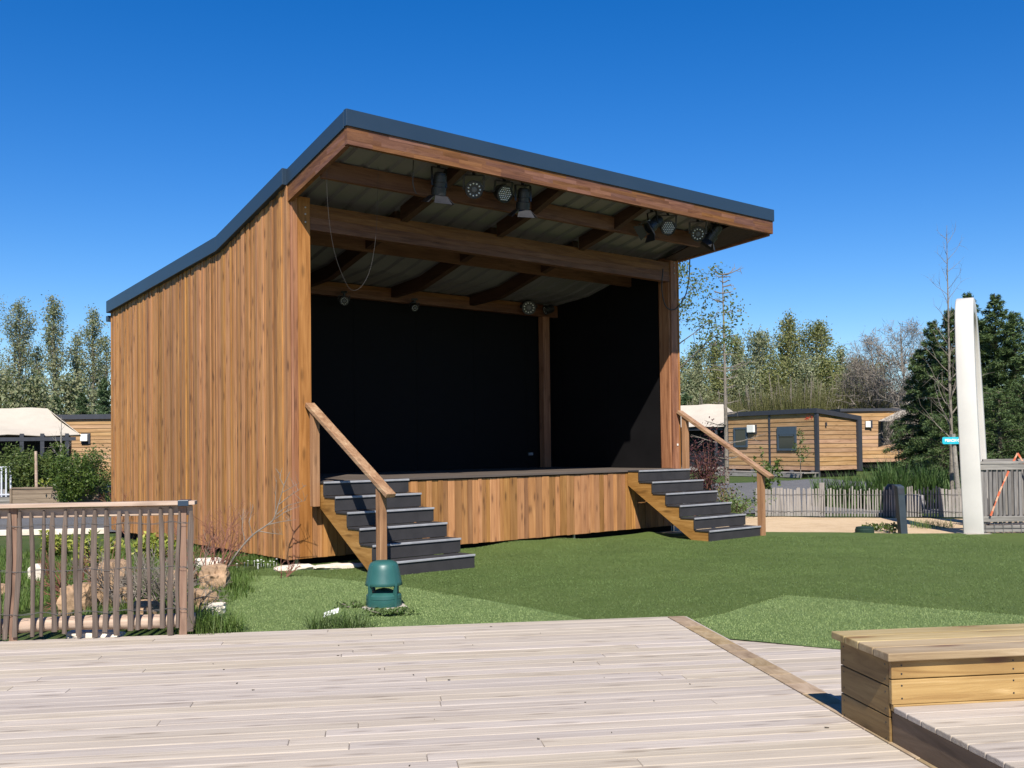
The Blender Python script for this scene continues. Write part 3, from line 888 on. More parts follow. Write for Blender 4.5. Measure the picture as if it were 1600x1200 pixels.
# ================================================================ STAGE STEPS
def stairs(u1, u2, rail_u, name_label):
    t = empty('stage_steps', b2w((u1 + u2) / 2, -0.8, 0), YAW, name_label, 'steps', 'steps up to the stage')
    cu, cv = (u1 + u2) / 2, -0.8

    def put(mb, name, mat, parent=t, bevel=0.0):
        mb.v = [(p[0] - cu, p[1] - cv, p[2]) for p in mb.v]
        return mb.build(name, mat, parent, bevel)
    for i in range(6):
        z, v = ZF - i * RISE - 0.003, -(i + 1) * RUN
        st = MB().box(u1, u2, v + 0.006, v + 0.026, z - RISE + (0.002 if i < 5 else -0.03), z - 0.026).box(u1, u2, v + 0.014, v + RUN + 0.004, z - 0.024, z - 0.003)
        so = put(st, 'step', M['step'], bevel=0.002)
        put(MB().box(u1 - 0.002, u2 + 0.002, v - 0.012, v + 0.013, z - 0.026, z), 'nosing', M['nose'], so, bevel=0.005)
    for us in (u1 + 0.012, u2 - 0.055):
        poly = [(us, -0.018, 0.80), (us, -0.018, ZF - 0.035)]
        for i in range(6):
            v = -(i + 1) * RUN + 0.028
            poly += [(us, v, ZF - i * RISE - 0.029), (us, v, ZF - (i + 1) * RISE - 0.029)]
        poly[-1] = (us, poly[-1][1], 0.0)
        poly += [(us, -1.33, 0.0)]
        put(MB().extrude(poly, (0.043, 0, 0)), 'stringer', M['string'], bevel=0.002)
    s = -1 if rail_u < cu else 1
    for v, z0, z1 in ((-0.145, 0.74, 1.90), (-1.66, 0.0, 1.02)):
        b = MB()
        k = 0.627 * 0.09
        b.hexa([(rail_u - 0.045, v - 0.045, z0), (rail_u + 0.045, v - 0.045, z0), (rail_u + 0.045, v + 0.045, z0), (rail_u - 0.045, v + 0.045, z0)],
               [(rail_u - 0.045, v - 0.045, z1 - k / 2), (rail_u + 0.045, v - 0.045, z1 - k / 2), (rail_u + 0.045, v + 0.045, z1 + k / 2), (rail_u - 0.045, v + 0.045, z1 + k / 2)])
        put(b, 'newel_post', M['rail_z'], bevel=0.004)
    b = MB().beam((rail_u, -0.02, 2.005), (rail_u, -1.86, 0.905 + 0.02), 0.125, 0.052)
    put(b, 'handrail', M['rail_y'], bevel=0.006)
    return t


stairs(0.318, 1.565, 0.268, 'dark grey steps at the left end of the stage, behind the green speaker')
stairs(5.943, 7.176, 7.225, 'dark grey steps at the right end of the stage, beside the sand path')

# ================================================================ STAGE LIGHTS


def yoke(mb, c, top, half, ax):
    """a flat U-shaped hanger from the roof to both sides of the lamp"""
    c, top = V3(c), V3(top)
    a = V3(ax).normalized()
    for s in (-1, 1):
        mb.beam(c + a * half * s, V3((top.x, top.y, top.z - 0.06)) + a * half * s, 0.028, 0.006, up=a.cross(V3((0, 0, 1))) if abs(a.z) < 0.9 else (1, 0, 0))
    mb.beam(V3((top.x, top.y, top.z - 0.06)) - a * half, V3((top.x, top.y, top.z - 0.06)) + a * half, 0.03, 0.006)
    mb.lathe([(0.022, 0), (0.022, 0.07)], 10, (top.x, top.y, top.z - 0.06))
    mb.beam(V3((top.x - 0.05, top.y, top.z - 0.0)), V3((top.x + 0.05, top.y, top.z - 0.0)), 0.04, 0.03)


def bpoint(u, v, z): return b2w(u, v, z)


def bdir(d):
    c, s = math.cos(YAW), math.sin(YAW)
    return V3((d[0] * c - d[1] * s, d[0] * s + d[1] * c, d[2])).normalized()


def par_light(u, v, z, aim, ring, label, group, r=0.115, hang=True, ztop=None):
    p = b2w(u, v, z)
    t = empty('stage_light', p, 0, label, 'stage light', group)
    ax = bdir(aim)
    side = ax.cross(V3((0, 0, 1)))
    side = side.normalized() if side.length > 0.05 else V3((1, 0, 0))
    body = MB().lathe([(r * 0.45, -0.16), (r * 0.72, -0.15), (r * 0.85, -0.11), (r * 0.98, -0.05), (r, 0.0), (r, 0.03), (r * 0.93, 0.032), (r * 0.92, 0.015)], 28, (0, 0, 0), ax)
    for k in range(14):                                # cooling fins round the back
        a = 2 * math.pi * k / 14
        q = ax.to_track_quat('Z', 'Y').to_matrix()
        d = q @ V3((math.cos(a), math.sin(a), 0))
        body.beam(d * r * 0.80 - ax * 0.14, d * r * 0.96 - ax * 0.03, 0.006, 0.02, up=ax.cross(d))
    body.build('lamp_body', M['blackmetal'], t, smooth=False)
    q = ax.to_track_quat('Z', 'Y').to_matrix()
    fp = MB().lathe([(r * 0.90, 0.012), (r * 0.90, 0.017)], 28, (0, 0, 0), ax)
    fpo = fp.build('led_plate', M['ledback'], t)
    if ring:
        pts = [(r * 0.66 * math.cos(2 * math.pi * k / 11), r * 0.66 * math.sin(2 * math.pi * k / 11)) for k in range(11)]
        rad = r * 0.10
        cent = MB().lathe([(r * 0.30, 0.017), (r * 0.28, 0.026), (r * 0.1, 0.028)], 20, (0, 0, 0), ax)
        cent.build('centre_lens', M['flap'], fpo)
    else:
        pts = []
        for i in range(-3, 4):
            for j in range(-3, 4):
                x, y = (i + 0.5 * (j % 2)) * r * 0.25, j * r * 0.217
                if math.hypot(x, y) < r * 0.80: pts.append((x, y))
        rad = r * 0.080
    for x, y in pts:
        MB().lathe([(rad, 0.017), (rad * 0.95, 0.023), (rad * 0.4, 0.026)], 10, q @ V3((x, y, 0)), ax).build('led', M['led'], fpo)
    if hang:
        top = V3((0, 0, (ztop if ztop is not None else ROOF_UNDER(v) - 0.01) - z))
        y = MB()
        yoke(y, -ax * 0.05, top - ax * 0.05 * 0, r * 1.12, side)
        y.build('yoke', M['blackmetal'], t)
    return t


def barn_light(u, v, z, aim, label, group, r=0.084):
    p = b2w(u, v, z)
    t = empty('stage_light', p, 0, label, 'stage light', group)
    ax = bdir(aim)
    q = ax.to_track_quat('Z', 'Y').to_matrix()
    side = ax.cross(V3((0, 0, 1)))
    side = side.normalized() if side.length > 0.25 else bdir((1, 0, 0))
    MB().lathe([(r * 0.5, -0.20), (r * 0.8, -0.19), (r * 0.95, -0.15), (r, -0.08), (r * 0.9, -0.075), (r * 0.9, -0.02), (r * 1.12, -0.015), (r * 1.12, 0.08), (r * 0.98, 0.081), (r * 0.96, 0.03)], 22, (0, 0, 0), ax).build('lamp_body', M['blackmetal'], t)
    hs = MB()
    for k in range(3):
        hs.lathe([(r * 1.02, -0.16 + k * 0.03), (r * 1.02, -0.153 + k * 0.03)], 20, (0, 0, 0), ax)
    hs.build('heat_sink', M['blackmetal'], t)
    MB().beam(q @ V3((r * 0.5, r * 1.0, 0.02)), q @ V3((-r * 0.5, r * 1.0, 0.02)), 0.03, 0.012, up=ax).build('label_plate', M['led'], t)
    for k in range(4):                                 # four flaps, opened outwards
        d = q @ V3((math.cos(k * math.pi / 2), math.sin(k * math.pi / 2), 0))
        e = ax.cross(d)
        a0 = d * r * 1.05 + ax * 0.085
        a1 = d * r * (2.1 if k != 1 else 1.5) + ax * (0.175 if k != 1 else 0.135)
        h0, h1 = r * 0.95, r * 1.45
        n = (a1 - a0).cross(e).normalized() * 0.003
        MB().hexa([a0 - e * h0, a0 + e * h0, a1 + e * h1, a1 - e * h1], [a0 - e * h0 + n, a0 + e * h0 + n, a1 + e * h1 + n, a1 - e * h1 + n]).build('barn_door', M['flap' if k == 1 else 'blackmetal'], t)
    top = V3((0, 0, ROOF_UNDER(v) - 0.01 - z))
    y = MB()
    yoke(y, -ax * 0.03, top, r * 1.25, side)
    y.build('yoke', M['blackmetal'], t)
    return t


M['flap'] = plain('worn_flap_metal', (0.09, 0.09, 0.095), rough=0.45, metal=0.1, var=0.3)
GL = 'stage lights hung under the canopy'
barn_light(1.47, -1.15, 4.66, (0.05, 0.25, -1.0), 'barn-door spotlight nearest the loose hanging wire, pointing down', GL)
par_light(2.02, -1.15, 4.735, (-0.50, -0.80, -0.25), True, 'ring-lamp light with a big pale centre lens in the left cluster', GL)
par_light(2.52, -1.15, 4.76, (-0.15, -0.85, -0.35), False, 'honeycomb LED light in the left cluster, next to the ring-lamp light', GL)
barn_light(2.84, -1.15, 4.68, (0.1, 0.25, -1.0), 'barn-door spotlight at the right of the left cluster, pointing down', GL)
barn_light(5.36, -1.15, 4.72, (-0.85, 0.15, -0.62), 'barn-door spotlight tilted to the left, first of the right cluster', GL)
par_light(5.72, -1.15, 4.735, (-0.55, -0.75, -0.30), False, 'honeycomb LED light in the right cluster, beside the tilted spotlight', GL)
par_light(6.42, -1.15, 4.73, (-0.75, -0.65, -0.35), True, 'ring-lamp light close to the right corner of the canopy', GL)
barn_light(6.76, -1.15, 4.745, (-0.30, 0.45, -0.75), 'barn-door spotlight nearest the right corner of the canopy', GL)
GB = 'stage lights on the rear beam'
par_light(2.35, VIN - 0.36, 3.80, (-0.4, -0.9, -0.2), True, 'small stage light under the rear beam, leftmost against the black backdrop', GB, r=0.075, ztop=3.94)
par_light(3.70, VIN - 0.36, 3.80, (-0.3, -0.8, -0.5), True, 'small stage light under the rear beam, between two others', GB, r=0.065, ztop=3.94)
par_light(6.18, VIN - 0.42, 3.99, (-0.6, -0.8, -0.1), True, 'large ring of white lamps on the rear beam near its right end', GB, r=0.13, ztop=4.10)
par_light(6.60, VIN - 0.42, 3.98, (-0.9, 0.3, -0.3), True, 'stage light at the right end of the rear beam above the inner post', GB, r=0.085, ztop=4.08)


# cables
def bspline(pts, n=8):
    out = []
    P = [V3(p) for p in pts]
    P = [P[0] * 2 - P[1]] + P + [P[-1] * 2 - P[-2]]
    for i in range(1, len(P) - 2):
        for k in range(n):
            t = k / n
            a, b, c, d = P[i - 1], P[i], P[i + 1], P[i + 2]
            out.append(0.5 * ((2 * b) + (-a + c) * t + (2 * a - 5 * b + 4 * c - d) * t * t + (-a + 3 * b - 3 * c + d) * t ** 3))
    out.append(P[-2])
    return out


def onv(px, py, v):
    o = w2b(V3((0, 0, EYE)))
    r = w2b(V3((0, 0, EYE)) + ray(px, py)) - o
    return o + r * ((v - o.y) / r.y)


def cable(pix, v, r, mat, label):
    pts = bspline([onv(x, y, v) for x, y in pix])
    b = MB().tube([b2w(p.x, p.y, p.z) for p in pts], r, 6)
    return setp(b.build('cable', mat, smooth=True), label, 'cable', 'cables hanging from the canopy')


cable([(511, 258), (511, 300), (515, 350), (523, 395), (535, 430), (549, 453), (566, 446), (580, 415), (588, 360), (590, 300), (592, 238)], -0.80, 0.0016, M['cable_pale'], 'long thin wire drooping in a loop below the left end of the canopy')
b_ = cable([(646, 250), (645, 283), (648, 297), (651, 303)], -1.15, 0.006, M['cable_pale'], 'short grey cable end dangling left of the stage lights')
cable([(1078, 392), (1077, 430), (1072, 458), (1063, 475), (1052, 484), (1040, 478), (1034, 452), (1036, 420)], -0.05, 0.009, M['cable'], 'black cable loop sagging beside the right front post')


# ================================================================ FOLIAGE GENERATORS
def leaves(pts, size, rng, aspect=0.55, flat=0.0, updir=None):
    """one four-cornered leaf at each point; flat pulls the leaves level"""
    pts = np.asarray(pts, dtype=np.float64)
    n = len(pts)
    a = rng.normal(size=(n, 3))
    if updir is not None: a = a * (1 - updir[3]) + np.array(updir[:3]) * updir[3] * 2
    a /= np.linalg.norm(a, axis=1, keepdims=True) + 1e-9
    b = rng.normal(size=(n, 3))
    if flat:
        a[:, 2] *= (1 - flat)
        a /= np.linalg.norm(a, axis=1, keepdims=True) + 1e-9
        b = np.cross(np.tile([0, 0, 1.0], (n, 1)) + rng.normal(size=(n, 3)) * (1 - flat), a)
    b = b - a * np.sum(a * b, axis=1, keepdims=True)
    b /= np.linalg.norm(b, axis=1, keepdims=True) + 1e-9
    s = (size * rng.uniform(0.6, 1.35, size=n))[:, None]
    q = np.stack([pts - a * s * 0.5, pts + b * s * aspect * 0.5 - a * s * 0.05, pts + a * s * 0.5, pts - b * s * aspect * 0.5 - a * s * 0.05], axis=1)
    return q.reshape(-1, 3)


def grow(base, height, rng, lean=(0, 0), r0=0.1, n_br=14, br_from=0.25, br_len=0.35, br_up=0.6, sub=4, sub_len=0.4, profile=None, wob_=0.04, n_seg=9):
    """trunk, limbs and twigs as tapering tubes; returns the mesh builder and twig polylines"""
    mb, twigs = MB(), []
    base = V3(base)
    tr = []
    off = V3((0, 0, 0))
    for i in range(n_seg + 1):
        t = i / n_seg
        off += V3((rng.normal() * wob_, rng.normal() * wob_, 0)) * height / n_seg
        tr.append(base + V3((lean[0] * t * height, lean[1] * t * height, t * height)) + off)
    mb.tube(tr, [r0 * (1 - 0.93 * i / n_seg) for i in range(n_seg + 1)], 7)
    twigs.append([tr[-2], tr[-1]])
    az = rng.uniform(0, 6.28)
    for k in range(n_br):
        t = br_from + (0.97 - br_from) * (k + rng.uniform(0, 0.7)) / n_br
        i = min(int(t * n_seg), n_seg - 1)
        p = tr[i].lerp(tr[i + 1], t * n_seg - i)
        az += 2.4 + rng.normal() * 0.4
        L = height * br_len * (profile(t) if profile else (1.15 - t)) * rng.uniform(0.75, 1.2)
        up = br_up + rng.normal() * 0.12
        d = V3((math.cos(az) * math.cos(up), math.sin(az) * math.cos(up), math.sin(up)))
        pts, q = [p], p.copy()
        for s in range(4):
            d = (d + V3((rng.normal() * 0.13, rng.normal() * 0.13, 0.10 * (0.3 if br_up < 0.3 else 1)))).normalized()
            q = q + d * L / 4
            pts.append(q.copy())
        rb = max(0.006, r0 * (1 - t) * 0.5)
        mb.tube(pts, [rb * (1 - 0.82 * s / 4) for s in range(5)], 5, cap=False)
        twigs.append(pts)
        for j in range(sub):
            s = rng.uniform(0.35, 1.0) * 4
            ii = min(int(s), 3)
            p2 = pts[ii].lerp(pts[ii + 1], s - ii)
            d2 = (d + V3(rng.normal(size=3)) * 0.65).normalized()
            l2 = L * sub_len * rng.uniform(0.6, 1.2)
            q1 = p2 + d2 * l2 * 0.5 + V3(rng.normal(size=3)) * l2 * 0.06
            q2 = p2 + d2 * l2 + V3((0, 0, 0.05 * l2))
            mb.tube([p2, q1, q2], [rb * 0.36, rb * 0.25, rb * 0.1], 4, cap=False)
            twigs.append([p2, q1, q2])
    return mb, twigs


def along(twigs, n, rng, spread, tmin=0.25):
    """n points scattered about the twigs, longer twigs get more"""
    ln = np.array([sum((b - a).length for a, b in zip(t, t[1:])) for t in twigs])
    idx = rng.choice(len(twigs), size=n, p=ln / ln.sum())
    out = np.empty((n, 3))
    for k, i in enumerate(idx):
        t = twigs[i]
        s = (tmin + (1 - tmin) * rng.random()) * (len(t) - 1)
        j = min(int(s), len(t) - 2)
        out[k] = t[j].lerp(t[j + 1], s - j)
    return out + rng.normal(size=(n, 3)) * spread


def tree(name, base, height, label, cat, group, bark, leaf, n_leaf, lsize, spread, seed, tmin=0.25, aspect=0.55, **kw):
    rng = np.random.default_rng(seed)
    t = empty(name, base, 0, label, cat, group)
    mb, tw = grow((0, 0, 0), height, rng, **kw)
    mb.build('trunk', bark, t)
    if n_leaf:
        np_mesh('crown', leaves(along(tw, n_leaf, rng, spread, tmin), lsize, rng, aspect), 4, leaf, t)
    return t


def conifer(base, height, rad, label, group, leaf, seed, dens=1.0, lean=(0, 0), taper=0.75, lsize=0.17, low=0.06):
    """layered boughs that droop, each a spray of many small flat needles clumps"""
    rng = np.random.default_rng(seed)
    t = empty('conifer_tree', base, 0, label, 'tree', group)
    tr = MB()
    P = lambda h: V3((lean[0] * h, lean[1] * h, h))
    tr.tube([P(height * k / 6) for k in range(7)], [0.14 * (1 - 0.92 * k / 6) for k in range(7)], 7)
    pts = []
    nb = int(95 * dens * height / 7)
    az = 0
    for k in range(nb):
        h = low + (0.985 - low) * (k + rng.uniform(0, 1)) / nb
        az += 2.4 + rng.normal() * 0.5
        L = rad * ((1 - h) ** taper * 0.98 + 0.03) * rng.uniform(0.62, 1.18)
        d = V3((math.cos(az), math.sin(az), 0))
        p0 = P(h * height)
        lift = 0.30 + 0.35 * h
        q = [p0 + d * L * s + V3((0, 0, L * (lift * s - 0.42 * s * s))) for s in (0, 0.35, 0.7, 1.0)]
        tr.tube(q, [0.03, 0.022, 0.014, 0.004], 4, cap=False)
        m = int(50 + 190 * L)
        s = rng.random(m) ** 0.7
        side = V3((-d.y, d.x, 0))
        for x in s:
            w = rng.normal() * 0.20 * L * (1.15 - x) + rng.normal() * 0.05
            c = p0 + d * L * x + side * w + V3((0, 0, L * (lift * x - 0.42 * x * x) - abs(w) * 0.25 + rng.normal() * 0.05))
            pts.append(c)
    tr.build('trunk', M['bark_dark'], t)
    np_mesh('crown', leaves(np.array([tuple(p) for p in pts]), lsize * 0.92, rng, 0.19, flat=0.40), 4, leaf, t)
    return t


def shrub(base, h, rx, ry, n, lsize, leaf, seed, name='shrub', label=None, cat='shrub', group=None, stems=9, bark=None, fill=0.75, aspect=0.55):
    """a bush: stems from the base, leaves on uneven clumps through its volume"""
    rng = np.random.default_rng(seed)
    t = empty(name, base, 0, label, cat, group)
    st, cl = MB(), []
    for k in range(stems):
        a, r = rng.uniform(0, 6.28), rng.uniform(0.2, 1.0)
        tip = V3((math.cos(a) * rx * r, math.sin(a) * ry * r, h * rng.uniform(0.65, 1.05) * (1 - 0.25 * r)))
        mid = V3((tip.x * 0.35, tip.y * 0.35, tip.z * 0.5))
        st.tube([(tip.x * 0.05, tip.y * 0.05, -0.05), mid, tip], [0.014, 0.010, 0.003], 5, cap=False)
        for s in (0.35, 0.55, 0.75, 0.9, 1.0):
            c = mid.lerp(tip, (s - 0.5) * 2) if s > 0.5 else V3((0, 0, 0)).lerp(mid, s * 2)
            cl.append((c + V3(rng.normal(size=3)) * 0.10 * h, rng.uniform(0.5, 1.1)))
    st.build('stem', bark or M['bark'], t)
    idx = rng.integers(0, len(cl), n)
    cen = np.array([tuple(c[0]) for c in cl])[idx]
    sc = np.array([c[1] for c in cl])[idx][:, None]
    pts = cen + rng.normal(size=(n, 3)) * np.array([rx, ry, h * 0.5]) * 0.24 * sc * fill
    pts[:, 2] = np.abs(pts[:, 2])
    np_mesh('foliage', leaves(pts, lsize, rng, aspect), 4, leaf, t)
    return t


def blades(cx, cy, n, h, spread, rng, width=0.006, curve=0.4, z0=0.0):
    """grass blades: two-piece strips bending outward, as triangles"""
    a = rng.uniform(0, 2 * np.pi, n)
    r = spread * np.sqrt(rng.random(n))
    bx, by = cx + r * np.cos(a), cy + r * np.sin(a)
    return blade_strip(bx, by, n, h, rng, width, curve, z0)


def blade_strip(bx, by, n, h, rng, width, curve, z0=0.0):
    hh = h * rng.uniform(0.45, 1.25, n)
    d = rng.uniform(0, 2 * np.pi, n)
    lean = hh * curve * rng.uniform(0.2, 1.4, n)
    px, py = np.cos(d), np.sin(d)
    wx, wy = -py * width / 2, px * width / 2
    z = np.full(n, z0) if np.isscalar(z0) else z0
    B0 = np.stack([bx - wx, by - wy, z], 1)
    B1 = np.stack([bx + wx, by + wy, z], 1)
    mx, my, mz = bx + px * lean * 0.35, by + py * lean * 0.35, z + hh * 0.62
    M0 = np.stack([mx - wx * 0.8, my - wy * 0.8, mz], 1)
    M1 = np.stack([mx + wx * 0.8, my + wy * 0.8, mz], 1)
    T = np.stack([bx + px * lean, by + py * lean, z + hh], 1)
    return np.stack([B0, B1, M1, M0, M0, M1, T, T], 1)


def blade_mesh(name, arr, mat, parent=None):
    """arr: (n, 8, 3) from blade_strip -> a quad and a triangle per blade, joined"""
    n = len(arr)
    v = arr[:, [0, 1, 2, 3, 6]].reshape(-1, 3).astype(np.float32)
    me = bpy.data.meshes.new(name)
    me.vertices.add(len(v))
    me.vertices.foreach_set('co', v.ravel())
    base = (np.arange(n) * 5)[:, None]
    li = (base + np.array([0, 1, 2, 3, 3, 2, 4])).astype(np.int32).ravel()
    me.loops.add(len(li))
    me.loops.foreach_set('vertex_index', li)
    me.polygons.add(2 * n)
    ls = ((np.arange(n) * 7)[:, None] + np.array([0, 4])).astype(np.int32).ravel()
    me.polygons.foreach_set('loop_start', ls)
    me.polygons.foreach_set('loop_total', np.tile([4, 3], n).astype(np.int32))
    me.update(calc_edges=True)
    me.materials.append(mat)
    o = bpy.data.objects.new(name, me)
    COL.objects.link(o)
    o.parent = parent
    return o


def rock(loc, size, mat, seed, label, cat='rock', group=None, sink=0.25, rough=0.35, rz=0.0, name='rock', sub=4):
    import bmesh
    bm = bmesh.new()
    bmesh.ops.create_icosphere(bm, subdivisions=sub, radius=1.0)
    rg = np.random.default_rng(seed + 900)
    pn = [V3(x).normalized() for x in rg.normal(size=(15, 3))]
    pd = rg.uniform(0.72, 1.0, 15)
    for v in bm.verts:
        c = v.co.normalized()
        k = min([1.15] + [d / c.dot(n_) for n_, d in zip(pn, pd) if c.dot(n_) > 0.1])
        k *= 1 + 0.25 * rough * mnoise.noise(c * 1.3 + V3((seed * 3.1, 0, 0))) + rough * 0.5 * mnoise.noise(c * 3.1 + V3((0, seed * 1.7, 0))) + rough * 0.22 * mnoise.noise(c * 7.5 + V3((0, 0, seed)))
        q = c * k
        q = V3((max(-0.85, min(0.85, q.x)), max(-0.85, min(0.85, q.y)), max(-0.8, min(0.82, q.z))))
        v.co = V3((q.x * size[0], q.y * size[1], q.z * size[2]))
    me = bpy.data.meshes.new(name)
    bm.to_mesh(me)
    bm.free()
    me.materials.append(mat)
    o = bpy.data.objects.new(name, me)
    COL.objects.link(o)
    o.location = V3(loc) + V3((0, 0, size[2] * (0.8 - sink)))
    o.rotation_euler = (0, 0, rz)
    return setp(o, label, cat, group)


# ================================================================ FOREGROUND: bench
bo = DC + E1 * 0.0
pb = V3((1.692, 5.205, 0.0))                           # rear left foot of the bench
bench = empty('box_bench', pb, DA, 'yellow-brown timber box bench with a plank top and a low step in front', 'bench')
L_ = 3.2
mb = MB()
for y0, y1 in ((-0.56, -0.417), (-0.413, -0.27), (-0.266, -0.123), (-0.119, 0.022)):
    mb.box(-0.035, L_, y0, y1, 0.432, 0.470)
mb.build('seat', M['bench_top'], bench, bevel=0.005)
for z0, z1 in ((0.342, 0.430), (0.222, 0.337)):
    MB().box(0.0, L_, -0.522, -0.494, z0 if z0 > 0.3 else 0.222, z1).build('front_board', M['bench_x'], bench, bevel=0.004)
for z0, z1 in ((0.302, 0.430), (0.158, 0.298), (0.016, 0.154)):
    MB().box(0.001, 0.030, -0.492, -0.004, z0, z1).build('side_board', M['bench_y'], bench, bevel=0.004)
MB().box(0.032, L_, -0.034, -0.006, 0.03, 0.43).build('back_board', M['bench_x'], bench, bevel=0.004)
mb = MB()
b_ = -0.526
for k in range(26):
    mb.box(0.0 + 0.004, L_, b_ - 0.1145, b_, 0.186, 0.214)
    b_ -= 0.118
stp = mb.build('step_deck', M['deck'], bench, bevel=0.005)
MB().box(0.006, L_, -0.5245, -0.497, 0.190, 0.2205).build('edge_strip', M['bench_x'], bench, bevel=0.003)
MB().box(0.012, 0.038, -3.6, -0.496, 0.0, 0.184).build('step_side', M['step_side'], bench, bevel=0.003)

for x in (0.05, 0.62, 1.22, 1.82, 2.42):               # screw heads
    for z in (0.405, 0.365, 0.31, 0.25):
        MB().lathe([(0.0045, 0.0), (0.0045, 0.0012), (0.002, 0.0014)], 8, (x, -0.522, z), (0, -1, 0)).build('screw', M['blackmetal'], bench)
for z in (0.40, 0.33, 0.27, 0.19, 0.125, 0.05):
    for y in (-0.46, -0.04):
        MB().lathe([(0.0045, 0.0), (0.0045, 0.0012), (0.002, 0.0014)], 8, (0.001, y, z), (-1, 0, 0)).build('screw', M['blackmetal'], bench)

# ================================================================ FOREGROUND: picket fence
fo = V3((-2.44, 7.66, 0.0))
fence = empty('picket_fence', fo, DA, 'rustic chestnut picket fence with a planed top rail at the edge of the deck', 'fence')
FL = -3.4
rr = random.Random(31)
MB().box(FL, 0.0, -0.035, 0.085, 1.035, 1.065).build('top_rail', M['round_x'], fence, bevel=0.004)
MB().box(FL, -0.03, 0.03, 0.07, 0.955, 1.028).build('upper_rail', M['round_x'], fence, bevel=0.006)
mb = MB()
pts = [(FL + 0.3 * k, 0.075 + 0.004 * math.sin(k), 0.145 + 0.006 * math.sin(k * 1.7)) for k in range(12)]
pts[-1] = (-0.02, 0.075, 0.145)
mb.tube(pts, [0.055 + 0.003 * math.sin(k * 2.2) for k in range(12)], 14)
mb.build('lower_rail', M['round_x'], fence, smooth=True)
for x in (-0.10, -1.33, -2.6):
    MB().box(x - 0.030, x + 0.030, 0.0 + 0.014, 0.0285, 0.0, 1.033).build('post', M['post_fence'], fence, bevel=0.006)
MB().box(-0.125, -0.045, -0.042, 0.09, 1.028, 1.072).build('bracket', M['trim'], fence, bevel=0.003)
x = -0.028
npk = 0
while x > FL:
    w = rr.uniform(0.024, 0.046)
    top = rr.uniform(0.985, 1.022)
    bot = rr.uniform(0.045, 0.10)
    ln = rr.uniform(-0.05, 0.02)
    if npk == 0: w, ln = 0.045, -0.02
    pts, n = [], 9
    mb = MB()
    ring = []
    dep = rr.uniform(0.014, 0.022)
    ph = rr.uniform(0, 6)
    vs, fs = [], []
    for k in range(n):
        t = k / (n - 1)
        z = bot + (top - bot) * t
        cx = x + ln * (1 - t) + 0.006 * math.sin(ph + 5 * t) + rr.uniform(-0.002, 0.002)
        ww = w * (1 + 0.08 * math.sin(ph * 2 + 7 * t)) * (1.0 if t < 0.93 else 0.55)
        dd = dep * (1.0 if t < 0.93 else 0.6)
        for sx, sy in ((-0.5, -0.25), (-0.28, -0.5), (0.28, -0.5), (0.5, -0.2), (0.45, 0.45), (-0.45, 0.45)):
            vs.append((cx + ww * sx, 0.0 + dd * sy, z))
    for k in range(n - 1):
        for j in range(6):
            fs.append((k * 6 + j, k * 6 + (j + 1) % 6, (k + 1) * 6 + (j + 1) % 6, (k + 1) * 6 + j))
    fs += [tuple(range(6))[::-1], tuple(range((n - 1) * 6, n * 6))]
    mb.add(vs, fs).build('picket', M['picket'], fence)
    npk += 1
    x -= rr.uniform(0.058, 0.094)
for z in (0.24, 0.56, 0.90):                           # twisted tie wires, front and back of the pickets
    mb = MB()
    for s in (-1, 1):
        mb.tube([(FL + 0.035 * k, s * 0.016 * math.cos(k * 1.2), z + 0.008 * math.sin(k * 0.7) + 0.003 * s) for k in range(int(-FL / 0.035))], 0.0019, 4)
    mb.build('tie_wire', M['wire'], fence)

# ================================================================ GARDEN SPEAKER on its slab
sp = gnd(600, 946, 0.03)
sl = setp(MB().hexa([(-0.21, -0.17, -0.05), (0.19, -0.18, -0.05), (0.21, 0.17, -0.05), (-0.20, 0.18, -0.05)], [(-0.20, -0.16, 0.03), (0.185, -0.17, 0.03), (0.20, 0.16, 0.03), (-0.19, 0.17, 0.03)]).build('concrete_slab', M['slab'], bevel=0.01), 'small square concrete slab set in the turf under the green speaker', 'slab')
sl.location, sl.rotation_euler = (sp.x, sp.y, 0), (0, 0, 0.35)
spk = empty('garden_speaker', (sp.x, sp.y, 0.031), 0.0, 'dark green mushroom-shaped garden loudspeaker on a concrete slab in front of the steps', 'loudspeaker')
MB().lathe([(0.158, 0.0), (0.160, 0.006), (0.160, 0.062), (0.156, 0.064), (0.156, 0.068), (0.160, 0.070), (0.158, 0.098), (0.150, 0.106), (0.12, 0.120), (0.05, 0.150), (0.01, 0.158)], 48).build('base', M['speaker'], spk, smooth=True).modifiers.new('es', 'EDGE_SPLIT').split_angle = math.radians(35)
MB().lathe([(0.166, 0.185), (0.170, 0.188), (0.163, 0.215), (0.142, 0.325), (0.132, 0.362), (0.118, 0.386), (0.085, 0.402), (0.03, 0.408)], 48).build('hood', M['speaker'], spk, smooth=True)
MB().lathe([(0.10, 0.190), (0.075, 0.20), (0.03, 0.235)], 32).build('driver', M['speaker_in'], spk, smooth=True)
for k, a in enumerate((225, 318, 48, 135)):
    a = math.radians(a)
    d, s = V3((math.cos(a), math.sin(a), 0)), V3((-math.sin(a), math.cos(a), 0))
    pl = [(0.158, 0.0), (0.166, 0.0), (0.170, 0.10), (0.170, 0.19), (0.136, 0.370), (0.126, 0.378), (0.152, 0.20), (0.135, 0.112), (0.150, 0.10)]
    p3 = [d * r + V3((0, 0, z)) - s * 0.013 for r, z in pl]
    MB().extrude(p3, s * 0.026).build('support_rib', M['speaker'], spk, bevel=0.003)

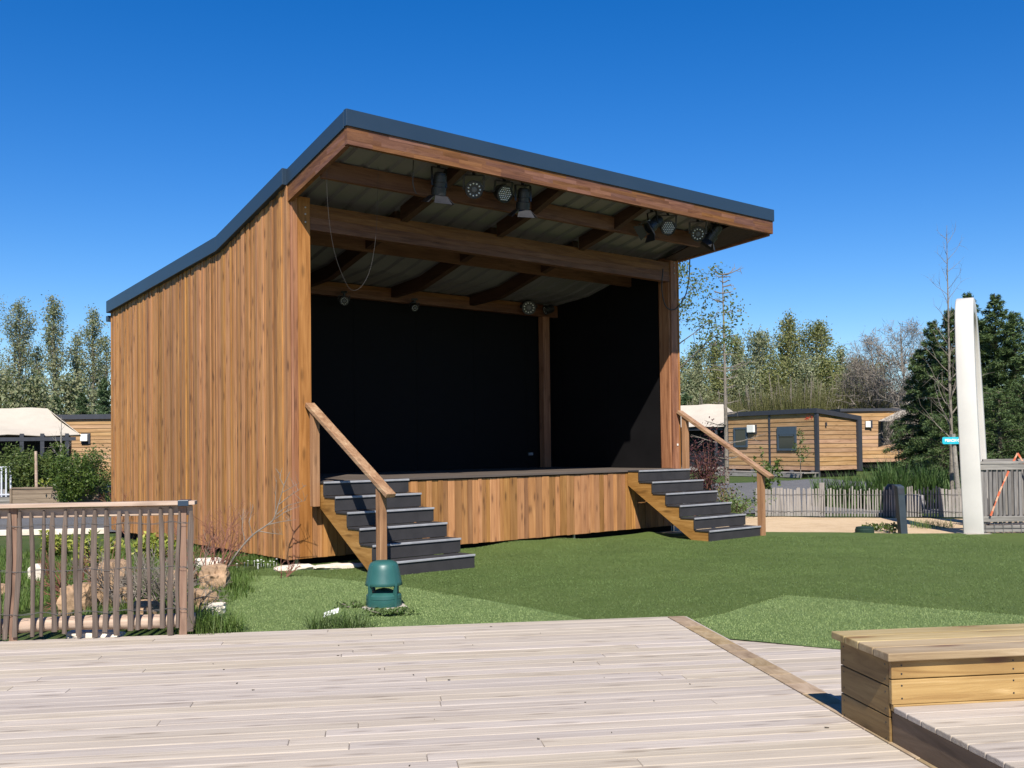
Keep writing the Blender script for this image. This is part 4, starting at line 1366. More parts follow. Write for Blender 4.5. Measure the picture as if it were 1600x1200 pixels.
# ================================================================ BOLLARD, VALVE BOX, ARCH, PEN, SIGN
p = gnd(1411, 834)
bl = empty('bollard', p, 0.12, 'slim anthracite bollard leaning slightly at the edge of the lawn', 'bollard')
tip = at(1404, 758, p.y) - p
tip.x = -0.05
mb = MB()
w_ = 0.058
mb.hexa([(-w_, -w_, -0.05), (w_, -w_, -0.05), (w_, w_, -0.05), (-w_, w_, -0.05)], [(tip.x - w_, -w_, tip.z - 0.02), (tip.x + w_, -w_, tip.z - 0.02), (tip.x + w_, w_, tip.z + 0.012), (tip.x - w_, w_, tip.z + 0.012)])
mb.build('bollard_body', M['bollard'], bl, bevel=0.012)
MB().box(tip.x - w_ + 0.012, tip.x + w_ - 0.012, -w_ - 0.004, -w_ + 0.01, tip.z - 0.14, tip.z - 0.05).build('lamp_window', M['anth'], bl, bevel=0.003)

p = gnd(1351, 832)
vb = empty('valve_box', p, 0.15, 'low dark green round-edged valve box at the edge of the sand', 'valve box')
MB().lathe([(0.15, -0.05), (0.148, 0.05), (0.135, 0.075)], 20).build('box_body', M['valve'], vb)
MB().lathe([(0.137, 0.076), (0.137, 0.086), (0.12, 0.092)], 20).build('lid', M['valve'], vb)

A0, A1, AP = gnd(1522, 834), V3((8.19, 17.45, 0)), at(1509, 479, 16.6)
arch = empty('white_arch', A0, 0, 'tall smooth white arch curving over beside the wooden pen', 'arch')
mid = (A0 + A1) / 2
half = (A1 - A0) / 2
upv = AP - mid
nrm = half.cross(V3((0, 0, 1))).normalized()
mb = MB()
secs = []
NS = 56
for i in range(NS + 1):
    th = math.pi * i / NS
    cx, cz = -math.cos(th), math.sin(th)
    ex = 0.72
    px_ = math.copysign(abs(cx) ** ex, cx)
    pz_ = abs(cz) ** 0.80
    secs.append(mid + half * px_ + upv * pz_)
vs, fs = [], []
for i, c in enumerate(secs):
    d = (secs[min(i + 1, NS)] - secs[max(i - 1, 0)]).normalized()
    if i in (0, NS): d = V3((0, 0, 1 if i == 0 else -1))
    rad = nrm.cross(d).normalized()
    wd = 0.146 - 0.010 * math.sin(math.pi * i / NS)
    tk = 0.13
    rings = [(-wd, -tk), (wd, -tk), (wd, tk), (-wd, tk)]
    for a, b in rings: vs.append(c + nrm * a + rad * b - A0)
for i in range(NS):
    for j in range(4):
        fs.append((i * 4 + j, i * 4 + (j + 1) % 4, (i + 1) * 4 + (j + 1) % 4, (i + 1) * 4 + j))
fs += [(3, 2, 1, 0), (NS * 4, NS * 4 + 1, NS * 4 + 2, NS * 4 + 3)]
ao = mb.add(vs, fs).build('arch_band', M['white'], arch, bevel=0.02, smooth=True)
ao.modifiers.new('es', 'EDGE_SPLIT').split_angle = math.radians(50)
MB().box(-0.2, 0.2, -0.18, 0.18, -0.06, 0.012).build('base_plate', M['slab'], arch)

pp = gnd(1531, 834)
pen = empty('wooden_pen', pp, 0.02, 'grey weathered timber enclosure of upright slats beside the white arch', 'enclosure')
PL = 3.0
z_top = at(1560, 722, pp.y).z
for x in (0.035, 1.0, 2.0, 2.97):
    MB().box(x - 0.035, x + 0.035, -0.02, 0.07, 0.0, z_top - 0.03).build('post', M['grey_z'], pen, bevel=0.004)
MB().box(-0.03, PL, -0.06, 0.10, z_top - 0.028, z_top + 0.01).build('cap_rail', M['grey_x'], pen, bevel=0.004)
MB().box(0.0, PL, -0.048, -0.024, z_top - 0.12, z_top - 0.032).build('front_rail', M['grey_x'], pen, bevel=0.004)
MB().box(0.0, PL, -0.048, -0.024, 0.185, 0.275).build('front_rail', M['grey_x'], pen, bevel=0.004)
MB().box(0.0, PL, -0.075, 0.06, 0.03, 0.07).build('floor_joist', M['grey_x'], pen, bevel=0.004)
MB().box(0.0, PL, -0.06, -0.03, 0.075, 0.13).build('floor_joist', M['grey_x'], pen, bevel=0.004)
rr = random.Random(8)
x = 0.075
while x < PL:
    w = rr.uniform(0.035, 0.075)
    MB().box(x, x + w, -0.018 + rr.uniform(0, 0.006), 0.012, 0.14 + rr.uniform(0, 0.05), z_top - 0.035).build('slat', M['grey_z'], pen, bevel=0.003)
    x += w + rr.uniform(0.012, 0.05)
MB().box(0.55, PL, 0.95, 0.99, z_top - 0.10, z_top + 0.03).build('rear_rail', M['grey_x'], pen, bevel=0.004)
mb = MB()
x = 0.55
while x < PL:
    mb.box(x, x + 0.08, 0.992, 1.012, 0.1, z_top)
    x += 0.095
mb.build('rear_panel', M['grey_z'], pen, bevel=0.003)
mb = MB()
for k in range(12):
    mb.box(0.05 + k * 0.14, 0.06 + k * 0.14, -0.08, -0.074, 0.0, 0.17)
mb.box(0.0, PL, -0.084, -0.080, 0.10, 0.106)
mb.build('wire_mesh', M['wire'], pen)


def tape(pix, yy, label, wd=0.032):
    """barrier tape twisted along its length: red and pale dashes"""
    P = [at(x, y, yy) for x, y in pix]
    mb = MB()
    for a, b in zip(P, P[1:]):
        L = (b - a).length
        n = max(1, int(L / 0.075))
        for k in range(n):
            s, e = a.lerp(b, k / n), a.lerp(b, (k + 1) / n)
            f = 0.5 + 0.5 * abs(math.cos(k * 0.75))
            mb.beam(s, e, wd * f, 0.004, up=(0, -1, 0.1), mi=k % 2)
    o = mb.build('barrier_tape', [M['tape_r'], M['tape_w']])
    return setp(o, label, 'tape')


tape([(1576, 736), (1562, 768), (1548, 806)], pp.y - 0.09, 'twisted red and pale barrier tape hanging down the front of the wooden pen')
tape([(1583, 722), (1590, 708), (1598, 721), (1606, 740)], pp.y + 0.9, 'red barrier tape looped in a peak above the wooden pen')

ps = at(1497, 770, 19.9)
ps.z = 0
sg = empty('direction_sign', ps, 0, 'turquoise direction sign with white lettering on a leaning post behind the white arch', 'sign')
t0 = at(1489, 678, 19.9) - ps
t1 = at(1497, 770, 19.9) - ps
MB().tube([(t1.x + 0.02, 0, 0), t1, t0], [0.05, 0.048, 0.045], 10).build('sign_post', M['bark_pale'], sg)
c0, c1 = at(1470, 694, 19.9) - ps, at(1518, 682.5, 19.9) - ps
mb = MB()
pl = []
x0, x1, z0, z1 = c0.x, c1.x, c0.z, c1.z
r_ = 0.035
for cx, cz, s in ((x0 + r_, z0 + r_, 180), (x1 - r_, z0 + r_, 270), (x1 - r_, z1 - r_, 0), (x0 + r_, z1 - r_, 90)):
    for k in range(5):
        a = math.radians(s + 90 * k / 4)
        pl.append((cx + r_ * math.cos(a), -0.075, cz + r_ * math.sin(a)))
mb.extrude(pl, (0, 0.02, 0))
board = mb.build('sign_board', M['teal'], sg)


def text_mesh(s, size, loc, parent, mat, name='lettering', rx=math.pi / 2, rz=0.0, ext=0.003):
    cu = bpy.data.curves.new(name, 'FONT')
    cu.body, cu.size, cu.extrude, cu.align_x, cu.align_y = s, size, ext, 'LEFT', 'CENTER'
    cu.offset = 0.003 if size > 0.05 else 0.0
    tmp = bpy.data.objects.new('tmp', cu)
    COL.objects.link(tmp)
    dg = bpy.context.evaluated_depsgraph_get()
    me = bpy.data.meshes.new_from_object(tmp.evaluated_get(dg))
    bpy.data.objects.remove(tmp)
    me.name = name
    me.materials.clear()
    me.materials.append(mat)
    o = bpy.data.objects.new(name, me)
    COL.objects.link(o)
    o.parent = parent
    o.location, o.rotation_euler = loc, (rx, 0, rz)
    return o


text_mesh('BEACH CAMP AIR', 0.072, (x0 + 0.05, -0.0785, (z0 + z1) / 2), board, M['signwhite'])

# ================================================================ FAR PICKET FENCE along the sand
q0, q1 = gnd(1180, 806), gnd(1512, 808)
ff = empty('far_picket_fence', q0, math.atan2(q1.y - q0.y, q1.x - q0.x), 'low bleached picket fence running behind the strip of sand', 'fence')
FFL = (q1 - q0).length
rr = random.Random(17)
x, dense = 0.0, True
cnt = 0
while x < FFL and cnt < 96:
    dense = x < FFL * 0.30 or x > FFL * 0.86
    w = rr.uniform(0.034, 0.06) if dense else rr.uniform(0.022, 0.036)
    h = rr.uniform(0.52, 0.57) if dense else rr.uniform(0.50, 0.60)
    ln = rr.uniform(-0.02, 0.02)
    y = rr.uniform(-0.01, 0.01)
    mb = MB().hexa([(x, y, 0), (x + w, y, 0), (x + w, y + 0.02, 0), (x, y + 0.02, 0)], [(x + ln + 0.004, y, h), (x + ln + w - 0.004, y, h), (x + ln + w - 0.004, y + 0.016, h), (x + ln + 0.004, y + 0.016, h)])
    mb.build('picket', M['picket_far'], ff)
    x += w + (rr.uniform(0.002, 0.012) if dense else rr.uniform(0.016, 0.034))
    cnt += 1
FX = FFL * 0.315
MB().box(FX, FX + 0.10, 0.03, 0.12, -0.02, 0.66).build('post', M['picket_far'], ff, bevel=0.006)
MB().box(FFL * 0.66, FFL * 0.66 + 0.08, 0.03, 0.11, -0.02, 0.62).build('post', M['picket_far'], ff, bevel=0.006)
for z in (0.10, 0.43):
    MB().tube([(FFL * k / 30, -0.014, z + 0.006 * math.sin(k)) for k in range(31)], 0.004, 4).build('tie_wire', M['wire'], ff)

rock(gnd(1401, 806) + V3((0, 0.35, 0)), (0.13, 0.2, 0.40), M['rock_dark'], 3, 'tall dark boulder standing against the far picket fence behind the bollard', sink=0.1, rough=0.2)
rock(gnd(1443, 806) + V3((0, 0.45, 0)), (0.24, 0.2, 0.26), M['rock_grey'], 4, 'grey boulder behind the far picket fence, right of the bollard', sink=0.1, rough=0.25)

# reeds behind the fence, each clump a plant
for k, (px, hh, n, sd) in enumerate(((1300, 0.55, 90, 1), (1335, 0.65, 120, 2), (1372, 0.70, 130, 3), (1398, 0.85, 170, 4), (1425, 0.6, 90, 5), (1460, 0.75, 150, 6), (1482, 0.7, 90, 7))):
    rng = np.random.default_rng(50 + sd)
    b0 = gnd(px, 797) + V3((0, rng.uniform(0, 0.5), 0))
    b0.z = 0
    lbl = ['short reed clump beside the grey gravel, leftmost behind the pickets', 'reed clump in front of the cabin end wall', 'reed clump below the dark cabin corner post', 'tallest reed clump, just left of the dark boulder', 'thin reed clump right behind the bollard', 'broad reed clump left of the bare sapling', 'reed clump at the foot of the bare sapling'][k]
    t = empty('reed_clump', b0, 0, lbl, 'plant', 'reeds behind the far picket fence')
    blade_mesh('reed_blades', blades(0, 0, n * 2, hh * 1.15, 0.28, rng, 0.026, 0.45), M['L_reed'], t)


# ================================================================ CABINS AND TENTS
def lap_wall(parent, p0, p1, z0, ztop0, ztop1, mat, th=0.03, pitch=0.125, name='wall'):
    """horizontal lapped boards between two ground points (local frame of the wall object)"""
    d = (p1 - p0)
    L = d.length
    mb = MB()
    z = z0
    while z < max(ztop0, ztop1) - 0.01:
        e = z + pitch
        x0, x1 = 0.0, L
        if z >= min(ztop0, ztop1):                     # boards that run out under a sloping roof
            break
        zt0, zt1 = min(e, ztop0), min(e, ztop1)
        mb.hexa([(x0, -0.022, z), (x1, -0.022, z), (x1, th, z), (x0, th, z)], [(x0, 0.0, zt0), (x1, 0.0, zt1), (x1, th, zt1), (x0, th, zt0)])
        z = e
    zt = min(ztop0, ztop1)
    if abs(ztop0 - ztop1) > 0.02:
        mb.hexa([(0, 0.004, z), (L, 0.004, z), (L, th, z), (0, th, z)], [(0, 0.004, max(z + 0.002, ztop0)), (L, 0.004, max(z + 0.002, ztop1)), (L, th, max(z + 0.002, ztop1)), (0, th, max(z + 0.002, ztop0))])
    o = mb.build(name, mat, parent)
    o.location = p0
    o.rotation_euler = (0, 0, math.atan2(d.y, d.x))
    return o


HC = V3((12.95, 42.3, 0))
HD = V3((-0.525, 0.851, 0)).normalized()                   # along the long side, away from the camera
HS = V3((0.851, 0.525, 0))
cab = empty('wooden_cabin', HC, 0, 'flat-roofed mobile cabin with pale horizontal boards and dark grey corner posts', 'cabin')
HL, HW, HZ = 5.35, 2.6, 0.28
Z3 = V3((0, 0, 0))
wl = lap_wall(cab, HD * HL, Z3, HZ, 2.74, 2.74, M['home_x'], pitch=0.19)
we = lap_wall(cab, Z3, HS * HW, HZ, 2.74, 2.44, M['home_x'], pitch=0.19)
for (q, w_, zt) in ((Z3, 0.12, 2.78), (HD * HL, 0.12, 2.74), (HS * HW, 0.24, 2.46)):
    mb = MB().box(-w_ / 2, w_ / 2, -w_ / 2 - 0.02, w_ / 2, 0.2, zt)
    o = mb.build('corner_post', M['anth'], cab)
    o.location, o.rotation_euler = q, (0, 0, math.atan2(HS.y, HS.x))
o = MB().box(-0.05, 0.05, -0.04, 0.03, 0.25, 2.74).build('cover_strip', M['anth'], cab)
o.location, o.rotation_euler = HD * (HL * 0.50), (0, 0, math.atan2(-HD.y, -HD.x))
mb = MB()
zr = 2.72
far = [HD * HL, HD * HL + HS * HW]
rz_ = lambda q, s: V3((q.x, q.y, s))
mb.hexa([rz_(Z3 - HD * 0.10 - HS * 0.10, zr), rz_(HS * (HW + 0.15) - HD * 0.10, zr - 0.32), rz_(far[1] + HS * 0.15, zr - 0.32), rz_(far[0] - HS * 0.10, zr)],
        [rz_(Z3 - HD * 0.10 - HS * 0.10, zr + 0.20), rz_(HS * (HW + 0.15) - HD * 0.10, zr - 0.12), rz_(far[1] + HS * 0.15, zr - 0.12), rz_(far[0] - HS * 0.10, zr + 0.20)])
mb.build('roof', M['anth'], cab)
mb = MB()
for k in range(5):
    q = HD * (HL * (0.05 + 0.22 * k))
    mb.box(q.x - 0.08, q.x + 0.3, q.y - 0.1, q.y + 0.1, -0.05, HZ)
mb.build('chassis_block', M['rock_dark'], cab)
MB().hexa([Z3 + HS * 0.1 + HD * 0.1, HS * HW + HD * 0.1, far[1], far[0] + HS * 0.1], [rz_(Z3 + HS * 0.1 + HD * 0.1, HZ - 0.02), rz_(HS * HW + HD * 0.1, HZ - 0.02), rz_(far[1], HZ - 0.02), rz_(far[0] + HS * 0.1, HZ - 0.02)]).build('underfloor', M['black'], cab)


def on_wall(px, py):
    """point on the cabin's long side seen at a place in the photograph"""
    r = ray(px, py)
    n = V3((-HD.y, HD.x, 0))
    t = (HC - V3((0, 0, EYE))).dot(n) / r.dot(n)
    return V3((0, 0, EYE)) + r * t - HC


ANGW = math.atan2(-HD.y, -HD.x)
for (x0, x1, y0, y1) in ((1148, 1168.5, 667.5, 699), (1216, 1245, 666, 704)):
    a, b = on_wall(x0, y1), on_wall(x1, y0)
    wv = (V3((b.x, b.y, 0)) - V3((a.x, a.y, 0))).length
    hv = b.z - a.z
    win = MB()
    f = 0.09
    win.box(0, wv, -0.07, 0.02, 0, f).box(0, wv, -0.07, 0.02, hv - f, hv).box(0, f, -0.07, 0.02, f, hv - f).box(wv - f, wv, -0.07, 0.02, f, hv - f)
    if x0 > 1200: win.box(f, wv - f, -0.075, 0.0, hv - 0.36, hv - f).box(f + 0.06, wv - f - 0.06, -0.085, 0.0, hv - 0.42, hv - 0.37)
    wo = win.build('window', M['bluegrey'], cab)
    wo.location, wo.rotation_euler = (a.x, a.y, a.z), (0, 0, ANGW)
    gl = MB().box(f, wv - f, -0.045, -0.02, f, hv - f).build('pane', M['glass'], wo)
a = on_wall(1170.5, 676)
lo_ = MB().box(0, 0.42, -0.16, -0.04, 0, 0.34).build('wall_lamp', M['lampwhite'], cab, bevel=0.02)
lo_.location, lo_.rotation_euler = a, (0, 0, ANGW)
MB().box(0.04, 0.5, -0.05, 0.0, -0.06, 0.36).build('lamp_mount', M['anth'], lo_)
a = on_wall(1258, 655.5)
mb = MB()
for q0_, q1_ in (((0, 0), (0.16, 0.1)), ((0.05, 0.12), (0.2, 0.22)), ((0.22, 0.0), (0.30, 0.22)), ((0.3, 0.22), (0.42, 0.08)), ((0.36, 0.0), (0.48, 0.2)), ((0.1, -0.02), (0.2, 0.08))):
    mb.beam((q0_[0], -0.026, q0_[1]), (q1_[0], -0.026, q1_[1]), 0.03, 0.006, up=(0, -1, 0))
o = mb.build('red_mark', M['red'], cab)
o.location, o.rotation_euler = a, (0, 0, ANGW)
q = HS * 0.52
o = MB().box(-0.03, 0.03, -0.09, -0.03, 2.15, 2.32).build('outlet', M['anth'], cab)
o.location, o.rotation_euler = q, (0, 0, math.atan2(HS.y, HS.x))
mb = MB()
wt = on_wall(1225, 742)
for k in range(6):
    mb.box(0.0, 5.2, -0.3 - k * 0.15, -0.16 - k * 0.15, 0.16, 0.20)
mb.box(0.0, 5.2, -1.2, -1.17, 0.0, 0.155).box(0.0, 5.2, -0.35, -0.32, 0.0, 0.155)
tw_ = mb.build('cabin_terrace', M['grey_x'])
setp(tw_, 'low grey plank terrace along the foot of the pale cabin', 'terrace')
tw_.location, tw_.rotation_euler = HC + HD * 5.0, (0, 0, ANGW)

# cabin further back at the right
C2 = at(1347, 740, 50)
C2.z = 0
cab2 = empty('wooden_cabin', C2, 0.05, 'further pale-boarded cabin half hidden by bare branches and the dark conifers', 'cabin')
lap_wall(cab2, V3((-1.0, 0, 0)), V3((2.45, 0, 0)), 0.45, 3.0, 3.0, M['home_x'], pitch=0.19)
MB().box(-1.1, 2.6, -0.1, 3.0, 3.0, 3.14).build('roof', M['anth'], cab2)
MB().box(2.3, 2.46, -0.05, 0.1, 0.3, 3.0).build('corner_post', M['anth'], cab2)
wo = MB().box(1.0, 2.1, -0.06, 0.0, 1.4, 1.5).box(1.0, 2.1, -0.06, 0.0, 2.5, 2.6).box(1.0, 1.1, -0.06, 0.0, 1.5, 2.5).box(2.0, 2.1, -0.06, 0.0, 1.5, 2.5).build('window', M['anth'], cab2)
MB().box(1.1, 2.0, -0.045, -0.01, 1.5, 2.5).build('pane', M['glass'], wo)
lp = MB().box(0.18, 0.42, -0.16, -0.03, 2.2, 2.5).build('wall_lamp', M['lampwhite'], cab2)
MB().box(0.42, 0.52, -0.16, -0.03, 2.15, 2.55).build('lamp_mount', M['anth'], lp)
MB().box(-1.0, 2.4, 0.1, 2.6, 0.2, 0.44).build('underfloor', M['black'], cab2)
aw = empty('canvas_awning', at(1400, 655, 49.0), 0, 'small white canvas corner showing between the bare branches and the conifers', 'awning')
MB().hexa([(-0.5, -0.2, -0.12), (0.7, -0.2, 0.24), (0.7, 1.2, 0.30), (-0.5, 1.2, -0.1)], [(-0.5, -0.2, -0.07), (0.7, -0.2, 0.38), (0.7, 1.2, 0.48), (-0.5, 1.2, -0.05)]).build('canvas_sheet', M['canvas'], aw)
MB().tube([(0.55, -0.1, 0.2), (0.55, -0.1, -1.9)], 0.04, 8).build('pole', M['anth'], aw)


def lodge(org, rot, L, Dp, ze, zr, label, hipx, over=0.7, posts=()):
    """safari tent: sagging cream canvas roof on posts, over a near-black box for the shaded interior"""
    t = empty('tent_lodge', org, rot, label, 'tent')
    mb = MB()
    nx, ny = 28, 8
    vs, fs = [], []
    for j in range(ny + 1):
        s = j / ny                                      # 0 at the eave, 1 at the ridge
        for i in range(nx + 1):
            a = i / nx
            x0, x1 = -L - over, 0.0 + over
            r0, r1 = -L - over + hipx * 0.9, over - hipx
            x = (x0 + (x1 - x0) * a) * (1 - s) + (r0 + (r1 - r0) * a) * s
            sag = -0.10 * math.sin(math.pi * s) - 0.05 * math.sin(math.pi * ((a * 4) % 1)) * (1 - s)
            z = ze + (zr - ze) * s + sag + 0.05 * mnoise.noise(V3((x * 1.1, s * 3, 0.7)))
            vs.append((x, -over + (Dp * 0.5 + over) * s, z))
    for j in range(ny):
        for i in range(nx):
            fs.append((j * (nx + 1) + i, j * (nx + 1) + i + 1, (j + 1) * (nx + 1) + i + 1, (j + 1) * (nx + 1) + i))
    n0 = len(vs)
    # right hip and back slope
    e0, e1, rg = (over, -over, ze), (over, Dp + over, ze), (over - hipx, Dp * 0.5, zr)
    l0, lr = (-L - over, Dp + over, ze), (-L - over + hipx * 0.9, Dp * 0.5, zr)
    vs += [e0, e1, rg, l0, lr]
    fs += [(n0, n0 + 1, n0 + 2), (n0 + 1, n0 + 3, n0 + 4, n0 + 2)]
    o = mb.add(vs, fs).build('canvas_roof', M['canvas'], t, smooth=True)
    o.modifiers.new('solid', 'SOLIDIFY').thickness = 0.02
    o.modifiers.new('es', 'EDGE_SPLIT').split_angle = math.radians(25)
    b = MB().box(-L, -0.05, 0.6, Dp, 0.25, ze - 0.06)
    b.build('dark_interior', M['canvas_in'], t)  # solid box painted near-black as the tent's shaded inside
    for x in posts:
        MB().box(x - 0.06, x + 0.06, -0.35, -0.23, 0.2, ze + 0.02).build('post', M['anth'], t)
    MB().box(-L, 0.15, -0.36, -0.24, ze - 0.22, ze - 0.10).build('eave_beam', M['anth'], t)
    MB().box(-L, 0.2, -0.6, Dp, 0.05, 0.24).build('floor', M['grey_x'], t)
    return t


LC = at(111, 700, 33.0)
LC.z = 0
ze, zr = at(100, 678, 32.5).z, at(60, 643, 34.5).z
lodge(LC, 0.40, 8.0, 4.0, ze, zr + 0.1, 'cream canvas tent lodge with a dark open front left of the stage', 1.05, 0.27, (-0.12, -0.85, -1.45, -2.75))
LR = at(1137, 700, 52.0)
LR.z = 0
lodge(LR - V3((0.3, 0, 0)), -0.5, 5.0, 4.0, at(1100, 662, 51).z - 0.1, at(1110, 638, 53).z + 0.25, 'tent lodge with a pale canvas roof seen past the right-hand steps', 1.0, 0.5, (-0.2, -2.2))

C3 = at(92, 705, 38.0)
C3.z = 0
cab3 = empty('wooden_cabin', C3, 0.0, 'boarded cabin with a dark flat roof edge between the tent lodge and the stage', 'cabin')
lap_wall(cab3, Z3, V3((4.2, 0, 0)), 0.3, 2.68, 2.68, M['home_x'], pitch=0.145)
MB().box(-0.2, 4.4, -0.10, 3.0, 2.68, 2.86).build('roof', M['anth'], cab3)
MB().box(0.0, 4.2, 0.04, 2.8, 0.2, 2.66).build('inner_wall', M['black'], cab3)
q = at(124.5, 689.5, 37.8) - C3
lp = MB().box(q.x, q.x + 0.27, -0.18, -0.05, q.z, q.z + 0.27).build('wall_lamp', M['lampwhite'], cab3, bevel=0.015)
MB().box(q.x - 0.01, q.x + 0.34, -0.06, -0.022, q.z - 0.10, q.z + 0.31).build('lamp_mount', M['anth'], lp)

# planter wall, railing, pole and hedge at the left
PY = 27.0
pq0, pq1 = at(19, 787, PY), at(97, 787, PY)
pw = empty('planter_wall', (pq0.x, PY, 0), 0.10, 'low retaining wall of brown planks in front of the hedge', 'planter')
ztp = at(60, 764, PY).z
for k in range(4):
    h = (ztp + 0.1) / 4
    MB().box(0, pq1.x - pq0.x + 0.9, 0.0 + 0.003 * (k % 2), 0.06, -0.1 + k * h, -0.1 + (k + 1) * h - 0.006).build('plank', M['sleeper'], pw, bevel=0.006)
MB().box(-0.02, pq1.x - pq0.x + 0.92, -0.02, 0.10, ztp + 0.002, ztp + 0.045).build('cap_plank', M['sleeper'], pw, bevel=0.006)
MB().box(-0.06, -0.002, -0.03, 2.0, -0.1, ztp + 0.02).build('end_plank', M['sleeper'], pw, bevel=0.006)
mb = MB().box(0.0, pq1.x - pq0.x + 0.9, 0.11, 2.2, -0.1, ztp - 0.03)
mb.build('soil', M['rock_dark'], pw)
pz = at(57, 762, 27.9)
pt = at(56, 705, 27.9)
setp(MB().tube([(pz.x, 27.9, 0.1), (pz.x, 27.9, pz.z), (pt.x, 27.9, pt.z)], [0.042, 0.042, 0.038], 12).build('wooden_stake', M['round_x']), 'pale round wooden stake standing in the planter', 'stake')
rb = at(18, 783, 28.5)
rg_ = empty('terrace_railing', (rb.x, 28.5, 0), 0, 'pale grey slatted railing on a plank terrace at the left edge', 'railing')
zt_ = at(8, 731, 28.5).z
zb_ = at(8, 776, 28.5).z
for k in range(9):
    MB().box(-0.13 * k - 0.045, -0.13 * k, -0.012, 0.012, zb_, zt_).build('baluster', M['railgrey'], rg_)
MB().box(-1.5, 0.02, -0.03, 0.03, zt_, zt_ + 0.04).build('hand_rail', M['railgrey'], rg_)
MB().box(-1.5, 0.02, -0.02, 0.02, zb_ + 0.04, zb_ + 0.08).build('bottom_rail', M['railgrey'], rg_)
for k in range(3):
    MB().box(-3.0, 0.02, -0.08, -0.04, zb_ - 0.42 + 0.14 * k, zb_ - 0.30 + 0.14 * k).build('fascia_plank', M['grey_x'], rg_)
MB().box(-3.0, 0.0, -0.035, 2.0, 0.0, zb_ - 0.005).build('terrace_base', M['rock_dark'], rg_)

HG = 'evergreen hedge shrubs by the planter'
for k, (px, pt_, y_, rx, n, lab) in enumerate(((14, 702, 29.5, 0.55, 2600, 'hedge shrub behind the pale railing at the left edge'), (40, 706, 28.6, 0.50, 3200, 'hedge shrub in the planter left of the wooden stake'), (72, 708, 28.6, 0.42, 2600, 'hedge shrub in the planter right of the wooden stake'),
                                      (99, 703, 28.4, 0.42, 2800, 'dense hedge shrub at the right end of the planter'))):
    tp = at(px, pt_, y_)
    shrub((tp.x, y_, 0.25), tp.z - 0.2, rx, 0.5, n, 0.085, M['L_hedge'], 70 + k, 'hedge_shrub', lab, group=HG, stems=13)
b1 = at(112, 760, 26.6)
shrub((b1.x, 26.6, 0.0), 0.62 + at(112, 745, 26.6).z, 0.46, 0.5, 4200, 0.075, M['L_hedge2'], 80, 'laurel_bush', 'bright green leafy bush beside the planter wall', 'bush', stems=14)
b1 = at(150, 706, 27.5)
shrub((b1.x, 27.5, 0.0), b1.z, 0.52, 0.5, 3200, 0.07, M['L_hedge'], 81, 'hedge_shrub', 'loose twiggy shrub close to the stage corner', 'shrub', stems=16, fill=1.1)
b1 = at(66, 752, 27.6)
shrub((b1.x + 0.1, 27.6, ztp), 0.32, 0.16, 0.16, 160, 0.07, M['L_yellow'], 82, 'yellow_plant', 'small yellow flowering plant at the foot of the wooden stake', 'plant', stems=5)
bt = at(92, 665, 30.5)
tree('bare_tree', (bt.x, 30.5, 0), bt.z + 0.3, 'small leafless tree in front of the cream canvas roof', 'tree', None, M['bark_pale'], None, 0, 0, 0, 90, r0=0.06, n_br=9, br_from=0.45, br_len=0.33, br_up=0.95, sub=3, sub_len=0.5)

# ================================================================ TREES, LEFT
PR = lambda t: math.sin(math.pi * min(1, (t * 0.94 + 0.08))) ** 0.6 * 1.0
GP = 'poplars behind the tent lodge'
for k, (px, py, y_, nb, n, lab) in enumerate(((28, 476, 72, 46, 6500, 'broad poplar with a split top at the far left'), (84, 463, 70, 46, 6000, 'tallest slim poplar, pointed at the top, left of the stage'), (144, 482, 71, 46, 6000, 'poplar rising right beside the stage roof'),
                                     (-12, 520, 74, 36, 4200, 'poplar cut by the left edge of the picture'), (118, 518, 74, 36, 3600, 'shorter poplar between the two pointed ones'), (56, 545, 75, 34, 3600, 'low poplar between the broad and the tall one'), (165, 525, 76, 34, 3000, 'poplar partly behind the stage wall'))):
    tp = at(px, py, y_)
    tree('poplar_tree', (tp.x, y_, 0), tp.z, lab, 'tree', GP, M['bark'], M['L_poplar'], int(n * 1.35), 0.145, 0.17, 100 + k, tmin=0.15, r0=0.19, n_br=nb, br_from=0.10, br_len=(0.25, 0.165, 0.17, 0.2, 0.14, 0.18, 0.14)[k], br_up=1.17, sub=6, sub_len=0.42, profile=PR, wob_=0.02)
GC = 'small dark conifers left of the stage'
for k, (px, py, y_, r_, lab) in enumerate(((163, 590, 58, 1.5, 'dark conifer beside the stage wall'), (128, 612, 60, 1.5, 'dark conifer above the boarded cabin'), (88, 618, 62, 1.4, 'dark conifer behind the tip of the canvas roof'))):
    tp = at(px, py, y_)
    conifer((tp.x, y_, 0), tp.z, r_, lab, GC, M['L_conifer2'], 120 + k, dens=0.8, lsize=0.24)
GU = 'low trees behind the tent lodge'
for k, (px, py, y_, lab) in enumerate(((10, 590, 60, 'low olive-green tree above the canvas roof at the left edge'), (52, 597, 61, 'low olive-green tree above the middle of the canvas roof'), (110, 590, 64, 'low olive-green tree above the boarded cabin'))):
    tp = at(px, py, y_)
    tree('willow_tree', (tp.x, y_, 0), tp.z, lab, 'tree', GU, M['bark'], M['L_poplar'], 3800, 0.22, 0.30, 130 + k, r0=0.12, n_br=20, br_from=0.2, br_len=0.45, br_up=0.85, sub=5)

# ================================================================ TREES, RIGHT
tp = at(1046, 372, 25.5)
tree('young_maple', (tp.x - 0.15, 25.5, 0), tp.z, 'tree with fresh pale green leaves emerging behind the right front post', 'tree', None, M['bark'], M['L_spring'], 5200, 0.082, 0.11, 142, tmin=0.55, r0=0.09, n_br=17, br_from=0.42, br_len=0.31, br_up=0.45, sub=5, sub_len=0.5, profile=lambda t: 1.3 - t)

